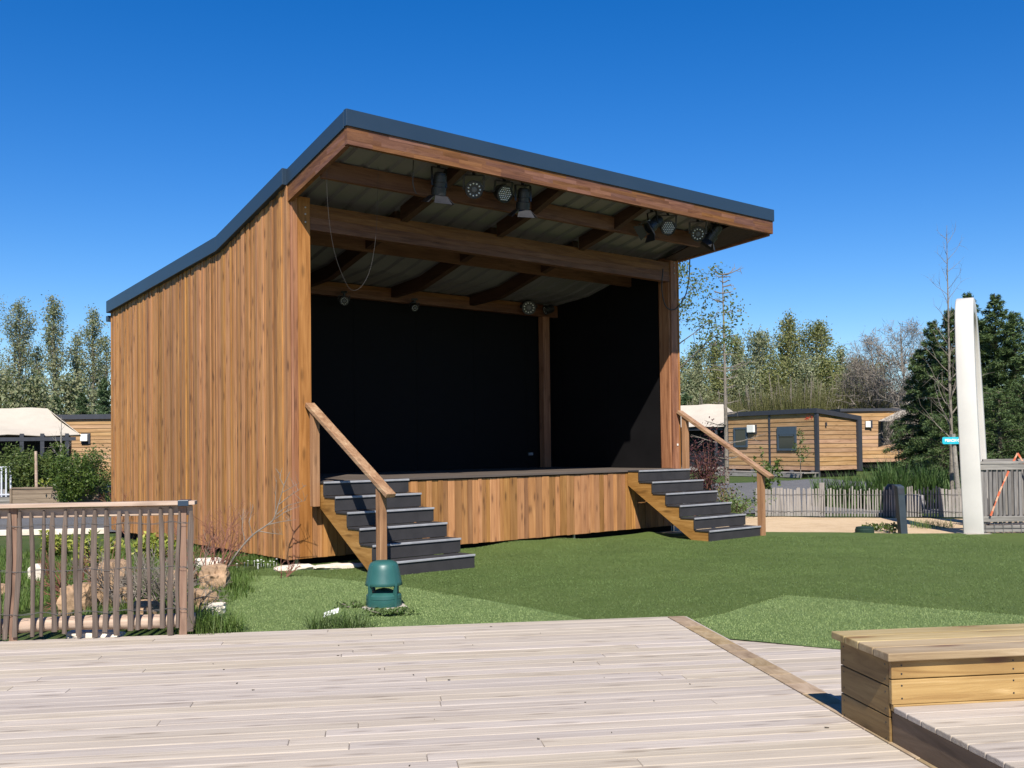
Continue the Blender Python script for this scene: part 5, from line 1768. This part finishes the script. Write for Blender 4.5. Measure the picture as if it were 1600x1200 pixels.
# dead larch: straight stem with short whorls
lb, lt = at(1136, 742, 30), at(1129, 424, 30)
dl = empty('dead_larch', (lb.x, 30, 0), 0, 'tall dead larch with short bare side branches right of the stage', 'tree')
rng = np.random.default_rng(150)
H = lt.z
dx = lt.x - lb.x
mb = MB().tube([(dx * k / 8, 0.02 * math.sin(k), H * k / 8) for k in range(9)], [0.066 * (1 - 0.90 * k / 8) + 0.006 for k in range(9)], 8)
for hf, ln, n in ((0.985, 0.55, 4), (0.95, 0.22, 3), (0.90, 0.35, 3), (0.70, 0.30, 3), (0.64, 0.4, 3), (0.51, 0.35, 3), (0.44, 0.3, 2), (0.35, 0.6, 2), (0.975, 0.40, 3), (0.93, 0.30, 2), (0.86, 0.40, 3), (0.81, 0.35, 2), (0.74, 0.42, 3), (0.67, 0.55, 3), (0.62, 0.25, 2), (0.56, 0.62, 4), (0.545, 0.9, 2), (0.47, 0.30, 2), (0.40, 0.35, 2), (0.30, 0.9, 2), (0.22, 1.1, 2), (0.15, 0.7, 2)):
    for j in range(n):
        a = rng.choice((0.0, math.pi)) + rng.normal() * 0.7
        d = V3((math.cos(a), math.sin(a), 0))
        p = V3((dx * hf, 0, H * hf))
        up = rng.uniform(0.0, 0.45)
        L = ln * rng.uniform(0.7, 1.15)
        pts = [p, p + d * L * 0.4 + V3((0, 0, L * 0.05)), p + d * L * 0.75 + V3((0, 0, L * up * 0.7)), p + d * L + V3((0, 0, L * up))]
        mb.tube(pts, [0.022, 0.017, 0.011, 0.005], 5, cap=False)
        for s in range(3):
            q = pts[1].lerp(pts[3], rng.uniform(0.2, 0.95))
            e = (d + V3(rng.normal(size=3)) * 0.8).normalized() * L * 0.28
            mb.tube([q, q + e], [0.010, 0.004], 4, cap=False)
mb.build('trunk', M['bark'], dl)

GQ = 'spring poplars behind the cabins'
for k, (px, py, y_, nb, n, bl_, lab) in enumerate(((1090, 542, 74, 36, 3600, 0.20, 'slim poplar nearest the stage on the right'), (1112, 535, 76, 36, 3600, 0.17, 'slim poplar left of the dead larch'), (1148, 527, 75, 38, 4200, 0.20, 'slim poplar just right of the dead larch'), (1186, 528, 70, 38, 5200, 0.30, 'rounded poplar between the larch and the tallest poplars'),
                                          (1231, 501, 74, 42, 5600, 0.24, 'tallest airy poplar above the cabin window'), (1276, 508, 72, 42, 5600, 0.25, 'dense poplar beside the tallest airy one'), (1313, 545, 78, 34, 3000, 0.18, 'small pointed poplar left of the bare tree'), (1340, 560, 79, 32, 2600, 0.18, 'low poplar behind the bare tree'), (1065, 560, 78, 30, 2600, 0.2, 'poplar mostly hidden by the right front post'))):
    tp = at(px, py, y_)
    tree('poplar_tree', (tp.x, y_, 0), tp.z, lab, 'tree', GQ, M['bark'], M['L_poplar2' if k % 3 else 'L_poplar'], int(n * 1.8), 0.16, 0.22, 160 + k, tmin=0.2, r0=0.16, n_br=nb, br_from=0.12, br_len=bl_ * 1.05, br_up=1.1, sub=5, sub_len=0.42, profile=PR, wob_=0.025)
for k, (px, py, y_, lab) in enumerate(((1072, 615, 60, 'dark low conifer between the post and the dead larch'), (1168, 612, 62, 'dark low conifer right of the dead larch'))):
    tp = at(px, py, y_)
    conifer((tp.x, y_, 0), tp.z, 1.9, lab, 'dark conifers behind the cabins', M['L_conifer2'], 180 + k, dens=0.8, lsize=0.26)


for k, (px, py, y_, lab) in enumerate(((1082, 585, 66, 'rounded olive tree beside the right front post'), (1125, 578, 67, 'rounded olive tree behind the dead larch'), (1165, 572, 66, 'rounded olive tree right of the dead larch'), (1210, 562, 67, 'rounded olive tree under the tallest poplar'), (1254, 560, 66, 'rounded olive tree between the two tall poplars'),
                                     (1296, 566, 67, 'rounded olive tree below the small pointed poplar'), (1330, 578, 66, 'rounded olive tree left of the bare trees'), (1372, 570, 68, 'rounded olive tree behind the bare trees'))):
    tp = at(px, py, y_)
    tree('willow_tree', (tp.x, y_, 0), tp.z, lab, 'tree', 'rounded trees behind the cabins', M['bark'], M['L_poplar2' if k % 2 else 'L_poplar'], 6500, 0.16, 0.30, 280 + k, r0=0.13, n_br=24, br_from=0.18, br_len=0.42, br_up=0.85, sub=6)


def thicket(px, py, y_, rx, seed, label):
    """dense upright osier shoots with hardly any leaf"""
    rng = np.random.default_rng(seed)
    tp = at(px, py, y_)
    H = tp.z
    t = empty('osier_thicket', (tp.x, y_, 0), 0, label, 'thicket', 'osier thickets behind the cabins')
    n = 2600
    st = MB()
    for k in range(26):
        a = rng.uniform(0, 6.28)
        r = rx * math.sqrt(rng.random())
        b = V3((math.cos(a) * r * 0.6, math.sin(a) * r * 0.6, 0))
        st.tube([b, b + V3((math.cos(a) * r * 0.15, 0, H * 0.4)), b + V3((math.cos(a) * r * 0.35, math.sin(a) * r * 0.2, H * rng.uniform(0.7, 0.95)))], [0.05, 0.03, 0.01], 5, cap=False)
    st.build('stems', M['twig_grey'], t)
    a = rng.uniform(0, 6.28, n)
    r = rx * np.sqrt(rng.random(n))
    bx, by = np.cos(a) * r, np.sin(a) * r
    env = np.sqrt(np.clip(1 - (r / rx) ** 2 * 0.55, 0.2, 1))
    z0 = H * rng.uniform(0.0, 0.62, n) * env
    ln = np.minimum(H * rng.uniform(0.22, 0.45, n), H * env * rng.uniform(0.85, 1.06, n) - z0)
    arr = blade_strip(bx, by, n, 1.0, rng, 0.028, 0.30, z0)
    zz = arr[:, :, 2] - z0[:, None]
    arr[:, :, 2] = z0[:, None] + zz * ln[:, None] / 1.0
    fan = 0.30 * (zz * ln[:, None] + z0[:, None] * 0.7)       # shoots fan out from the stools
    arr[:, :, 0] += (bx / rx)[:, None] * fan + rng.normal(size=n)[:, None] * 0.10 * zz * ln[:, None]
    arr[:, :, 1] += (by / rx)[:, None] * fan
    blade_mesh('shoots', arr, M['twig_olive'], t)
    pts = np.stack([bx, by, z0 + ln * rng.random(n)], 1)
    pts = np.repeat(pts, 4, axis=0) + rng.normal(size=(4 * n, 3)) * np.array([0.22, 0.22, 0.30])
    np_mesh('leaves', leaves(pts, 0.11, rng, 0.35), 4, M['twig_olive'], t)
    return t


for k, (px, py, y_, rx, lab) in enumerate(((1105, 606, 57, 1.5, 'osier thicket above the right tent lodge'), (1200, 584, 58, 2.0, 'osier thicket above the left window of the pale cabin'), (1248, 572, 57, 2.0, 'osier thicket above the roof of the pale cabin, beside the window'), (1295, 577, 58, 2.1, 'osier thicket above the corner of the pale cabin'), (1342, 583, 57, 2.0, 'osier thicket above the dark end post of the pale cabin'), (1152, 604, 59, 1.8, 'osier thicket behind the dead larch'), (1385, 590, 58, 1.8, 'osier thicket left of the dark conifers'))):
    thicket(px, py, y_, rx, 190 + k, lab)

for k, (px, py, y_, mt, r0, nb, bl_, n, lab) in enumerate(((1412, 503, 52, 'twig_grey', 0.19, 34, 0.50, 4600, 'large leafless tree with crooked limbs against the dark conifers'), (1368, 520, 55, 'twig_grey', 0.15, 30, 0.46, 4200, 'broad leafless tree with a purple-grey haze of twigs'),
                                                (1338, 556, 58, 'twig_grey', 0.11, 26, 0.42, 2600, 'smaller leafless tree at the left of the bare group'), (1415, 640, 47, 'twig_grey', 0.07, 22, 0.60, 2200, 'low tangled leafless tree in front of the further cabin'))):
    tp = at(px, py, y_)
    rng = np.random.default_rng(204 + k)
    t = empty('bare_tree', (tp.x + (0.5 if k == 0 else 0), y_, 0), 0, lab, 'tree', 'bare trees by the conifers')
    mb, tw = grow((0, 0, 0), tp.z - 0.2, rng, lean=(-0.09 if k == 0 else 0, 0), r0=r0, n_br=nb, br_from=0.16, br_len=bl_, br_up=0.66, sub=14, sub_len=0.42, wob_=0.08)
    mb.build('trunk', M['bark_pale' if k == 0 else mt], t)
    np_mesh('fine_twigs', leaves(along(tw, n, rng, 0.16, 0.35), 0.42, rng, 0.055), 4, M[mt], t)

# bare sapling in front of the conifers
sb, st_ = at(1489, 800, 20.6), at(1480, 352, 20.6)
tree('bare_sapling', (sb.x, 20.6, 0), st_.z, 'slim leafless sapling rising high in front of the conifers', 'tree', None, M['bark'], None, 0, 0, 0, 211, lean=((st_.x - sb.x) / st_.z, 0), r0=0.046, n_br=36, br_from=0.25, br_len=0.12, br_up=0.75, sub=4, sub_len=0.5, wob_=0.008, profile=lambda t: 1.5 - t)

GK = 'big dark conifers at the right edge'
for k, (px, py, y_, r_, ln, lab) in enumerate(((1436, 545, 42, 1.7, 0, 'conifer at the left edge of the dark group'), (1458, 500, 41, 1.9, 0, 'conifer behind the bare sapling'), (1484, 482, 39.5, 2.0, 0, 'conifer just left of the white arch'), (1512, 456, 39, 2.2, -0.01, 'conifer directly behind the top of the white arch'),
                                       (1554, 458, 38, 2.2, 0, 'pointed conifer right of the white arch'), (1584, 486, 37, 2.2, 0, 'conifer above the wooden pen'), (1535, 500, 41, 2.2, 0, 'conifer in the gap behind the two tallest ones'), (1628, 470, 40, 2.4, 0, 'conifer cut by the right edge of the picture'))):
    tp = at(px, py, y_)
    conifer((tp.x, y_, 0), tp.z, r_, lab, GK, M['L_conifer'], 220 + k, dens=1.15, taper=0.74, lsize=0.19, low=0.03)
for k, (px, py, y_, lab) in enumerate(((1560, 610, 34, 'low olive-tinged conifer bush behind the wooden pen'), (1600, 600, 35, 'low conifer bush at the right edge behind the pen'), (1470, 650, 36, 'low conifer bush behind the turquoise sign'))):
    tp = at(px, py, y_)
    conifer((tp.x, y_, 0), tp.z, 1.5, lab, 'conifer bushes below the big conifers', M['L_conifer'], 240 + k, dens=1.3, taper=0.45, lsize=0.15, low=0.02)

# shrubs beside the right-hand steps
b1 = at(1104, 690, 25.0)
shrub((b1.x, 25.0, 0), b1.z, 0.50, 0.45, 2600, 0.06, M['L_purple'], 250, 'purple_shrub', 'purple-leaved shrub behind the right handrail', 'shrub', stems=22, bark=M['twig_red'], fill=1.0)
b1 = at(1197, 712, 22.6)
shrub((b1.x, 22.6, 0.05), b1.z, 0.17, 0.17, 1100, 0.07, M['L_hedge2'], 251, 'green_bush', 'small glossy green bush at the right newel post', 'bush', stems=9)
b1 = at(1240, 692, 40.5)
tree('climbing_plant', (b1.x + 0.3, 40.6, 0), 2.0, 'sparse climbing plant against the pale cabin boards', 'plant', None, M['twig_grey'], M['L_hedge'], 260, 0.10, 0.06, 252, r0=0.02, n_br=10, br_from=0.25, br_len=0.3, br_up=0.6, sub=2)
for k, (px, py, y_, r_, n, mt, lab) in enumerate(((1085, 745, 20.6, 0.45, 500, 'L_purple', 'low twiggy reddish plant beside the lower steps'), (1128, 760, 20.4, 0.5, 500, 'twig_olive', 'dry twiggy plant between the steps and the far pickets'), (1150, 778, 19.6, 0.5, 900, 'L_weed', 'yellow-green weedy plant behind the lowest steps'))):
    b1 = at(px, py, y_)
    shrub((b1.x, y_, 0), max(0.3, b1.z + 0.05), r_, r_, n, 0.06, M[mt], 260 + k, 'garden_plant', lab, 'plant', stems=16, bark=M['twig_red'] if k != 2 else M['twig_grey'], fill=1.0)
b1 = gnd(1255, 776)
clip_sheet('grass', wob([(8.6, 21.4), (14, 21.0), (16, 26), (13, 31), (9.6, 28)], 0.3, 3, 8), M['meadow'], 0.8, lambda x, y: 0.02 + max(0, y - 21) * 0.012)

# ================================================================ GARDEN BED, LEFT
GR = 'rocks in the garden bed'
RK = [((338, 925), (0.17, 0.20, 0.20), 'rock', 'jagged buff rock right of the fence end, under the red twigs'), ((318, 948), (0.12, 0.14, 0.12), 'rock', 'smaller buff rock close to the fence end post'),
      ((337, 959), (0.13, 0.10, 0.07), 'rock_white', 'pale low rock in front of the jagged buff rock'), ((327, 884), (0.20, 0.14, 0.07), 'rock_white', 'pale flat rock below the dark edge of the side wall'),
      ((172, 948), (0.22, 0.20, 0.31), 'rock', 'largest rust-brown rock seen through the pickets'), ((118, 960), (0.14, 0.16, 0.20), 'rock', 'brown rock left of the largest one behind the pickets'),
      ((232, 970), (0.14, 0.14, 0.13), 'rock', 'round brown rock behind the right-hand pickets'), ((282, 925), (0.16, 0.16, 0.16), 'rock', 'buff rock behind the fence end post'),
      ((2, 935), (0.12, 0.15, 0.10), 'rock', 'tan rock at the left edge behind the pickets'), ((58, 908), (0.09, 0.10, 0.14), 'rock_white', 'small pale upright stone behind the pickets')]
for k, (pq, sz, mt, lab) in enumerate(RK):
    rock(gnd(*pq), sz, M[mt], k + 1, lab, 'rock', GR, sink=0.25, rz=k * 0.9, rough=0.5)
w1, w2 = gnd(140, 1004), gnd(140, 996)
rock(w1 + V3((0, 0.12, 0)), (0.24, 0.13, 0.055), M['rock_white'], 31, 'flat white stone just behind the bottom of the pickets', 'rock', GR, sink=0.3, rough=0.2)
GS = 'flat stones at the stage corner'
for k, (pq, sz, lab) in enumerate(((455, 889), 0, 0), ((516, 886), 0, 0)) if False else []: pass
for k, (px, py, sx, sy, lab) in enumerate(((462, 891, 0.30, 0.13, 'pale flat stone under the corner of the stage'), (528, 889, 0.36, 0.15, 'buff flat stone between the stage corner and the steps'))):
    q = gnd(px, py)
    rock(q, (sx, sy, 0.05), M['rock_white'], 40 + k, lab, 'stone slab', GS, sink=0.35, rough=0.3, rz=0.25 + 0.2 * k, name='stone_slab')
for k, y_ in enumerate((24.0,)):
    e0, e1 = gnd(-40, 836), gnd(168, 832)
    o = MB().beam((e0.x, e0.y, 0.03), (e1.x, e1.y, 0.03), 0.12, 0.10).build('kerb_stone', M['rock_white'], bevel=0.01)
    setp(o, 'pale straight edging strip beyond the garden bed at the left', 'edging')
gp = [(e0.x - 2, e0.y + 0.2), (e1.x + 0.6, e1.y + 0.1), (e1.x + 0.2, e1.y + 4.2), (e0.x - 3, e0.y + 4.4)]
clip_sheet('gravel_path', wob(gp, 0.1, 3, 12), M['gravel'], 0.6, lambda x, y: 0.0 + 0.01 * mnoise.noise(V3((x, y, 3))))


def bare_shrub(base, h, n, seed, label, spread=0.7, mat='twig_red', lean=(0, 0)):
    """leafless shrub: many-forked thin red twigs"""
    rng = np.random.default_rng(seed)
    t = empty('bare_shrub', base, 0, label, 'shrub', 'leafless shrubs in the garden bed')
    mb = MB()

    def fork(p, d, L, r, dep):
        q1 = p + d * L * 0.5 + V3(rng.normal(size=3)) * L * 0.05
        q2 = p + d * L
        mb.tube([p, q1, q2], [r, r * 0.85, r * 0.65], 5 if dep < 2 else 4, cap=False)
        if dep >= 4 or L < 0.04: return
        for k in range(2 + (rng.random() < 0.5)):
            e = (d + V3(rng.normal(size=3)) * 0.42 + V3((0, 0, 0.10))).normalized()
            fork(q2 if k < 2 else q1, e, L * rng.uniform(0.5, 0.85), r * 0.64, dep + 1)
    for k in range(n):
        a = rng.uniform(0, 6.28)
        d = V3((math.cos(a) * spread + lean[0], math.sin(a) * spread + lean[1], 1)).normalized()
        fork(V3((math.cos(a) * 0.04, math.sin(a) * 0.04, -0.02)), d, h * rng.uniform(0.30, 0.48), 0.0088, 0)
    mb.build('twigs', M[mat], t)
    return t


q = gnd(345, 893)
sh = bare_shrub(q, 0.72, 8, 301, 'leafless red-twigged shrub against the side wall, with one long arching branch', 0.55, lean=(0.1, 0))
PL_ = [(352, 893), (372, 862), (395, 836), (418, 820), (428, 810), (436, 785), (444, 758), (453, 737)]
pts = bspline([at(x, y, q.y - 0.25 + 0.0 * i) - q for i, (x, y) in enumerate(PL_)], 4)
mb = MB().tube(pts, [0.012 - 0.0085 * i / len(pts) for i in range(len(pts))], 6)
rng = np.random.default_rng(5)
for s, pix in (((428, 812), [(446, 800), (470, 790)]), ((430, 808), [(431, 780), (431, 750)]), ((432, 804), [(450, 790), (476, 782)]), ((436, 788), [(455, 772), (478, 758)]), ((440, 770), [(452, 764), (466, 755)]), ((418, 820), [(440, 815), (462, 812)]), ((395, 838), [(390, 815), (396, 790)]), ((384, 850), [(378, 826), (376, 795)]), ((444, 760), [(438, 748), (436, 738)]), ((405, 830), [(425, 834), (440, 836)])):
    P = [at(*c, q.y - 0.25) - q for c in [s] + pix]
    P = [p + V3((0, rng.normal() * 0.03 * i, 0)) for i, p in enumerate(P)]
    mb.tube(P, [0.006, 0.004, 0.0018], 5)
    for j in range(4):
        a = P[1].lerp(P[2], rng.random())
        mb.tube([a, a + V3((rng.normal() * 0.05, rng.normal() * 0.05, 0.03 + abs(rng.normal()) * 0.06))], [0.003, 0.0014], 4)
mb.build('long_branch', M['twig_grey'], sh)
for k, (px, py, h, n, lab) in enumerate(((322, 905, 0.70, 7, 'leafless red-twigged shrub at the end of the picket fence'), (200, 955, 0.62, 14, 'leafless shrub beside the largest rock behind the pickets'), (128, 950, 0.55, 11, 'leafless shrub left of the largest rock behind the pickets'), (262, 962, 0.60, 13, 'leafless shrub behind the right-hand pickets'), (205, 840, 0.85, 6, 'leafless shrub close to the far end of the side wall'), (300, 965, 0.5, 7, 'tangled low leafless shrub behind the fence end post'), (440, 905, 0.30, 4, 'tiny leafless shrub on the turf by the stage corner'))):
    bare_shrub(gnd(px, py), h, n, 310 + k, lab, 0.7, 'twig_red' if k % 2 == 0 else 'twig_grey')
for k, (px, py, h, lab) in enumerate(((145, 890, 0.42, 'yellow-green variegated shrub behind the middle pickets'), (248, 878, 0.40, 'yellow-green variegated shrub behind the right-hand pickets'), (90, 872, 0.35, 'yellow-green variegated shrub further left behind the pickets'))):
    shrub(gnd(px, py), h, 0.32, 0.28, 950, 0.075, M['L_yellow'], 330 + k, 'variegated_shrub', lab, 'shrub', 'variegated shrubs', stems=8, aspect=0.4)

# grass in the bed: too many blades to count
rng = np.random.default_rng(77)
n = 90000
x = rng.uniform(-7.5, -2.2, n)
y = rng.uniform(7.75, 14.5, n)
edge = -2.42 - 0.13 * (y - 7.7) - 0.10 * np.sin(y * 2.3)
k_ = x < edge + rng.normal(size=n) * 0.05
bx_ = np.array([w2b(V3((a, b, 0))).x for a, b in zip(x, y)])
k_ &= bx_ < 0.05
x, y = x[k_], y[k_]
pat = np.array([mnoise.noise(V3((a * 1.1, b * 1.1, 5))) for a, b in zip(x, y)])
k_ = pat > -0.12
x, y = x[k_], y[k_]
o = blade_mesh('garden_grass', blade_strip(x, y, len(x), 0.10, rng, 0.006, 0.55), M['L_grass'])
setp(o, kind='stuff')

# turf pile: short fibres over the near lawn (too many to count)


def in_poly(px, py, poly):
    ins = np.zeros(len(px), bool)
    j = len(poly) - 1
    for i in range(len(poly)):
        xi, yi = poly[i]
        xj, yj = poly[j]
        c = ((yi > py) != (yj > py)) & (px < (xj - xi) * (py - yi) / (yj - yi + 1e-12) + xi)
        ins ^= c
        j = i
    return ins


def pile(name, poly, dens, mat, hgt, dz, ymax, seed):
    rng = np.random.default_rng(seed)
    P = np.array(poly)
    (x0, y0), (x1, y1) = P.min(0), P.max(0)
    x1, y1 = min(x1, 7.0), min(y1, ymax)
    n = int((x1 - x0) * (y1 - y0) * dens)
    x, y = rng.uniform(x0, x1, n), rng.uniform(y0, y1, n)
    k = in_poly(x, y, poly)
    if name == 'turf_pile':
        k &= ~in_poly(x, y, patch_a) & ~in_poly(x, y, patch_b)
        c, s = math.cos(YAW), math.sin(YAW)
        u, v = (x - P0.x) * c + (y - P0.y) * s, -(x - P0.x) * s + (y - P0.y) * c
        k &= ~((u > 0) & (u < W) & (v > 0.12))
    x, y = x[k], y[k]
    z = np.array([lawn_h(a, b) for a, b in zip(x, y)]) + dz
    o = blade_mesh(name, blade_strip(x, y, len(x), hgt, rng, 0.0036, 0.7, z), mat)
    return setp(o, kind='stuff')


pile('turf_pile', lawn_poly, 3600, M['L_turf'], 0.0095, 0.0, 15.4, 1)
pile('light_turf_pile', patch_a, 6500, M['L_turf2'], 0.0095, 0.006, 12, 2)
pile('light_turf_pile.001', patch_b, 6500, M['L_turf2'], 0.0095, 0.014, 12, 3)

# tufts, weeds, daisies, litter
GT = 'grass tufts at the deck edge'
for k, (px, py, h, n, sp_, lab) in enumerate(((336, 992, 0.19, 420, 0.22, 'bright grass tuft at the foot of the fence end post'), (512, 984, 0.16, 240, 0.15, 'grey-green grass tuft at the deck edge with a white scrap in it'), (556, 984, 0.15, 220, 0.15, 'grass tuft at the deck edge below the speaker'), (366, 925, 0.14, 420, 0.16, 'dense grass tuft right of the jagged rock'), (430, 876, 0.13, 380, 0.30, 'clover and grass tuft under the side wall'), (1455, 824, 0.14, 260, 0.35, 'grass tuft at the base of the white arch'))):
    rng = np.random.default_rng(400 + k)
    q = gnd(px, py)
    t = empty('grass_tuft', q, 0, lab, 'grass tuft', GT if k < 3 else None)
    blade_mesh('grass_blades', blades(0, 0, n, h, sp_, rng, 0.006, 1.15), M['L_weed' if k in (1, 2) else 'L_grass'], t)
for k, (px, py, h, rx, n, lab) in enumerate(((604, 963, 0.075, 0.24, 1100, 'low leafy weeds along the front of the speaker slab'), (556, 951, 0.06, 0.20, 500, 'low leafy weeds left of the speaker slab'), (1368, 830, 0.12, 0.30, 260, 'leafy weeds between the valve box and the bollard'), (1392, 832, 0.16, 0.16, 160, 'dark leafy weed at the foot of the bollard'))):
    q = gnd(px, py)
    shrub(q, h, rx, 0.09, n, 0.034 if k < 2 else 0.05, M['L_weed' if k < 2 else 'L_hedge2'], 420 + k, 'weed', lab, 'weeds', 'low weeds on the lawn' if k < 2 else 'leafy weeds by the bollard', stems=12)
q = gnd(517, 973)
mb = MB()
for k in range(5):
    mb.hexa([(k * 0.026, 0, 0.0 + 0.008 * k), (k * 0.026 + 0.02, 0.0, 0.004 + 0.008 * k), (k * 0.026 + 0.024, 0.02, 0.04 + 0.008 * k), (k * 0.026 + 0.004, 0.02, 0.034 + 0.008 * k)],
            [(k * 0.026, 0.004, 0.003 + 0.008 * k), (k * 0.026 + 0.02, 0.004, 0.007 + 0.008 * k), (k * 0.026 + 0.024, 0.024, 0.042 + 0.008 * k), (k * 0.026 + 0.004, 0.024, 0.036 + 0.008 * k)])
o = mb.build('paper_scrap', M['petal'])
o.location = q + V3((-0.06, -0.02, 0.05))
setp(o, 'crumpled white scrap caught in the grass tuft at the deck edge', 'litter')
rng = np.random.default_rng(9)
mb = MB()
for k in range(15):
    a, r = rng.uniform(0, 6.28), 0.26 * math.sqrt(rng.random())
    mb.lathe([(0.004, 0.0), (0.013, 0.004), (0.004, 0.008)], 7, (math.cos(a) * r, math.sin(a) * r * 0.6, 0.05 + rng.uniform(0, 0.05)))
    mb.tube([(math.cos(a) * r, math.sin(a) * r * 0.6, 0.0), (math.cos(a) * r, math.sin(a) * r * 0.6, 0.06)], 0.0015, 4)
o = mb.build('daisy_patch', M['petal'])
o.location = gnd(402, 887)
setp(o, 'little white daisies in the grass under the side wall', 'flowers')
o['kind'] = 'stuff'
mb = MB()
for k in range(26):                                    # dry leaf bits on the decking
    q = dk(rng.uniform(-5.2, -0.2), rng.uniform(-3.7, -0.15), 0.042)
    s, a = rng.uniform(0.002, 0.006), rng.uniform(0, 6.28)
    c, d = V3((math.cos(a), math.sin(a), 0)) * s * 1.8, V3((-math.sin(a), math.cos(a), 0)) * s * 0.6
    mb.hexa([q - c - d, q + c - d, q + c + d, q - c + d], [q - c - d + V3((0, 0, 0.002)), q + c - d + V3((0, 0, 0.005)), q + c + d + V3((0, 0, 0.003)), q - c + d + V3((0, 0, 0.004))])
o = mb.build('leaf_litter', M['bark_dark'])
o['kind'] = 'stuff'
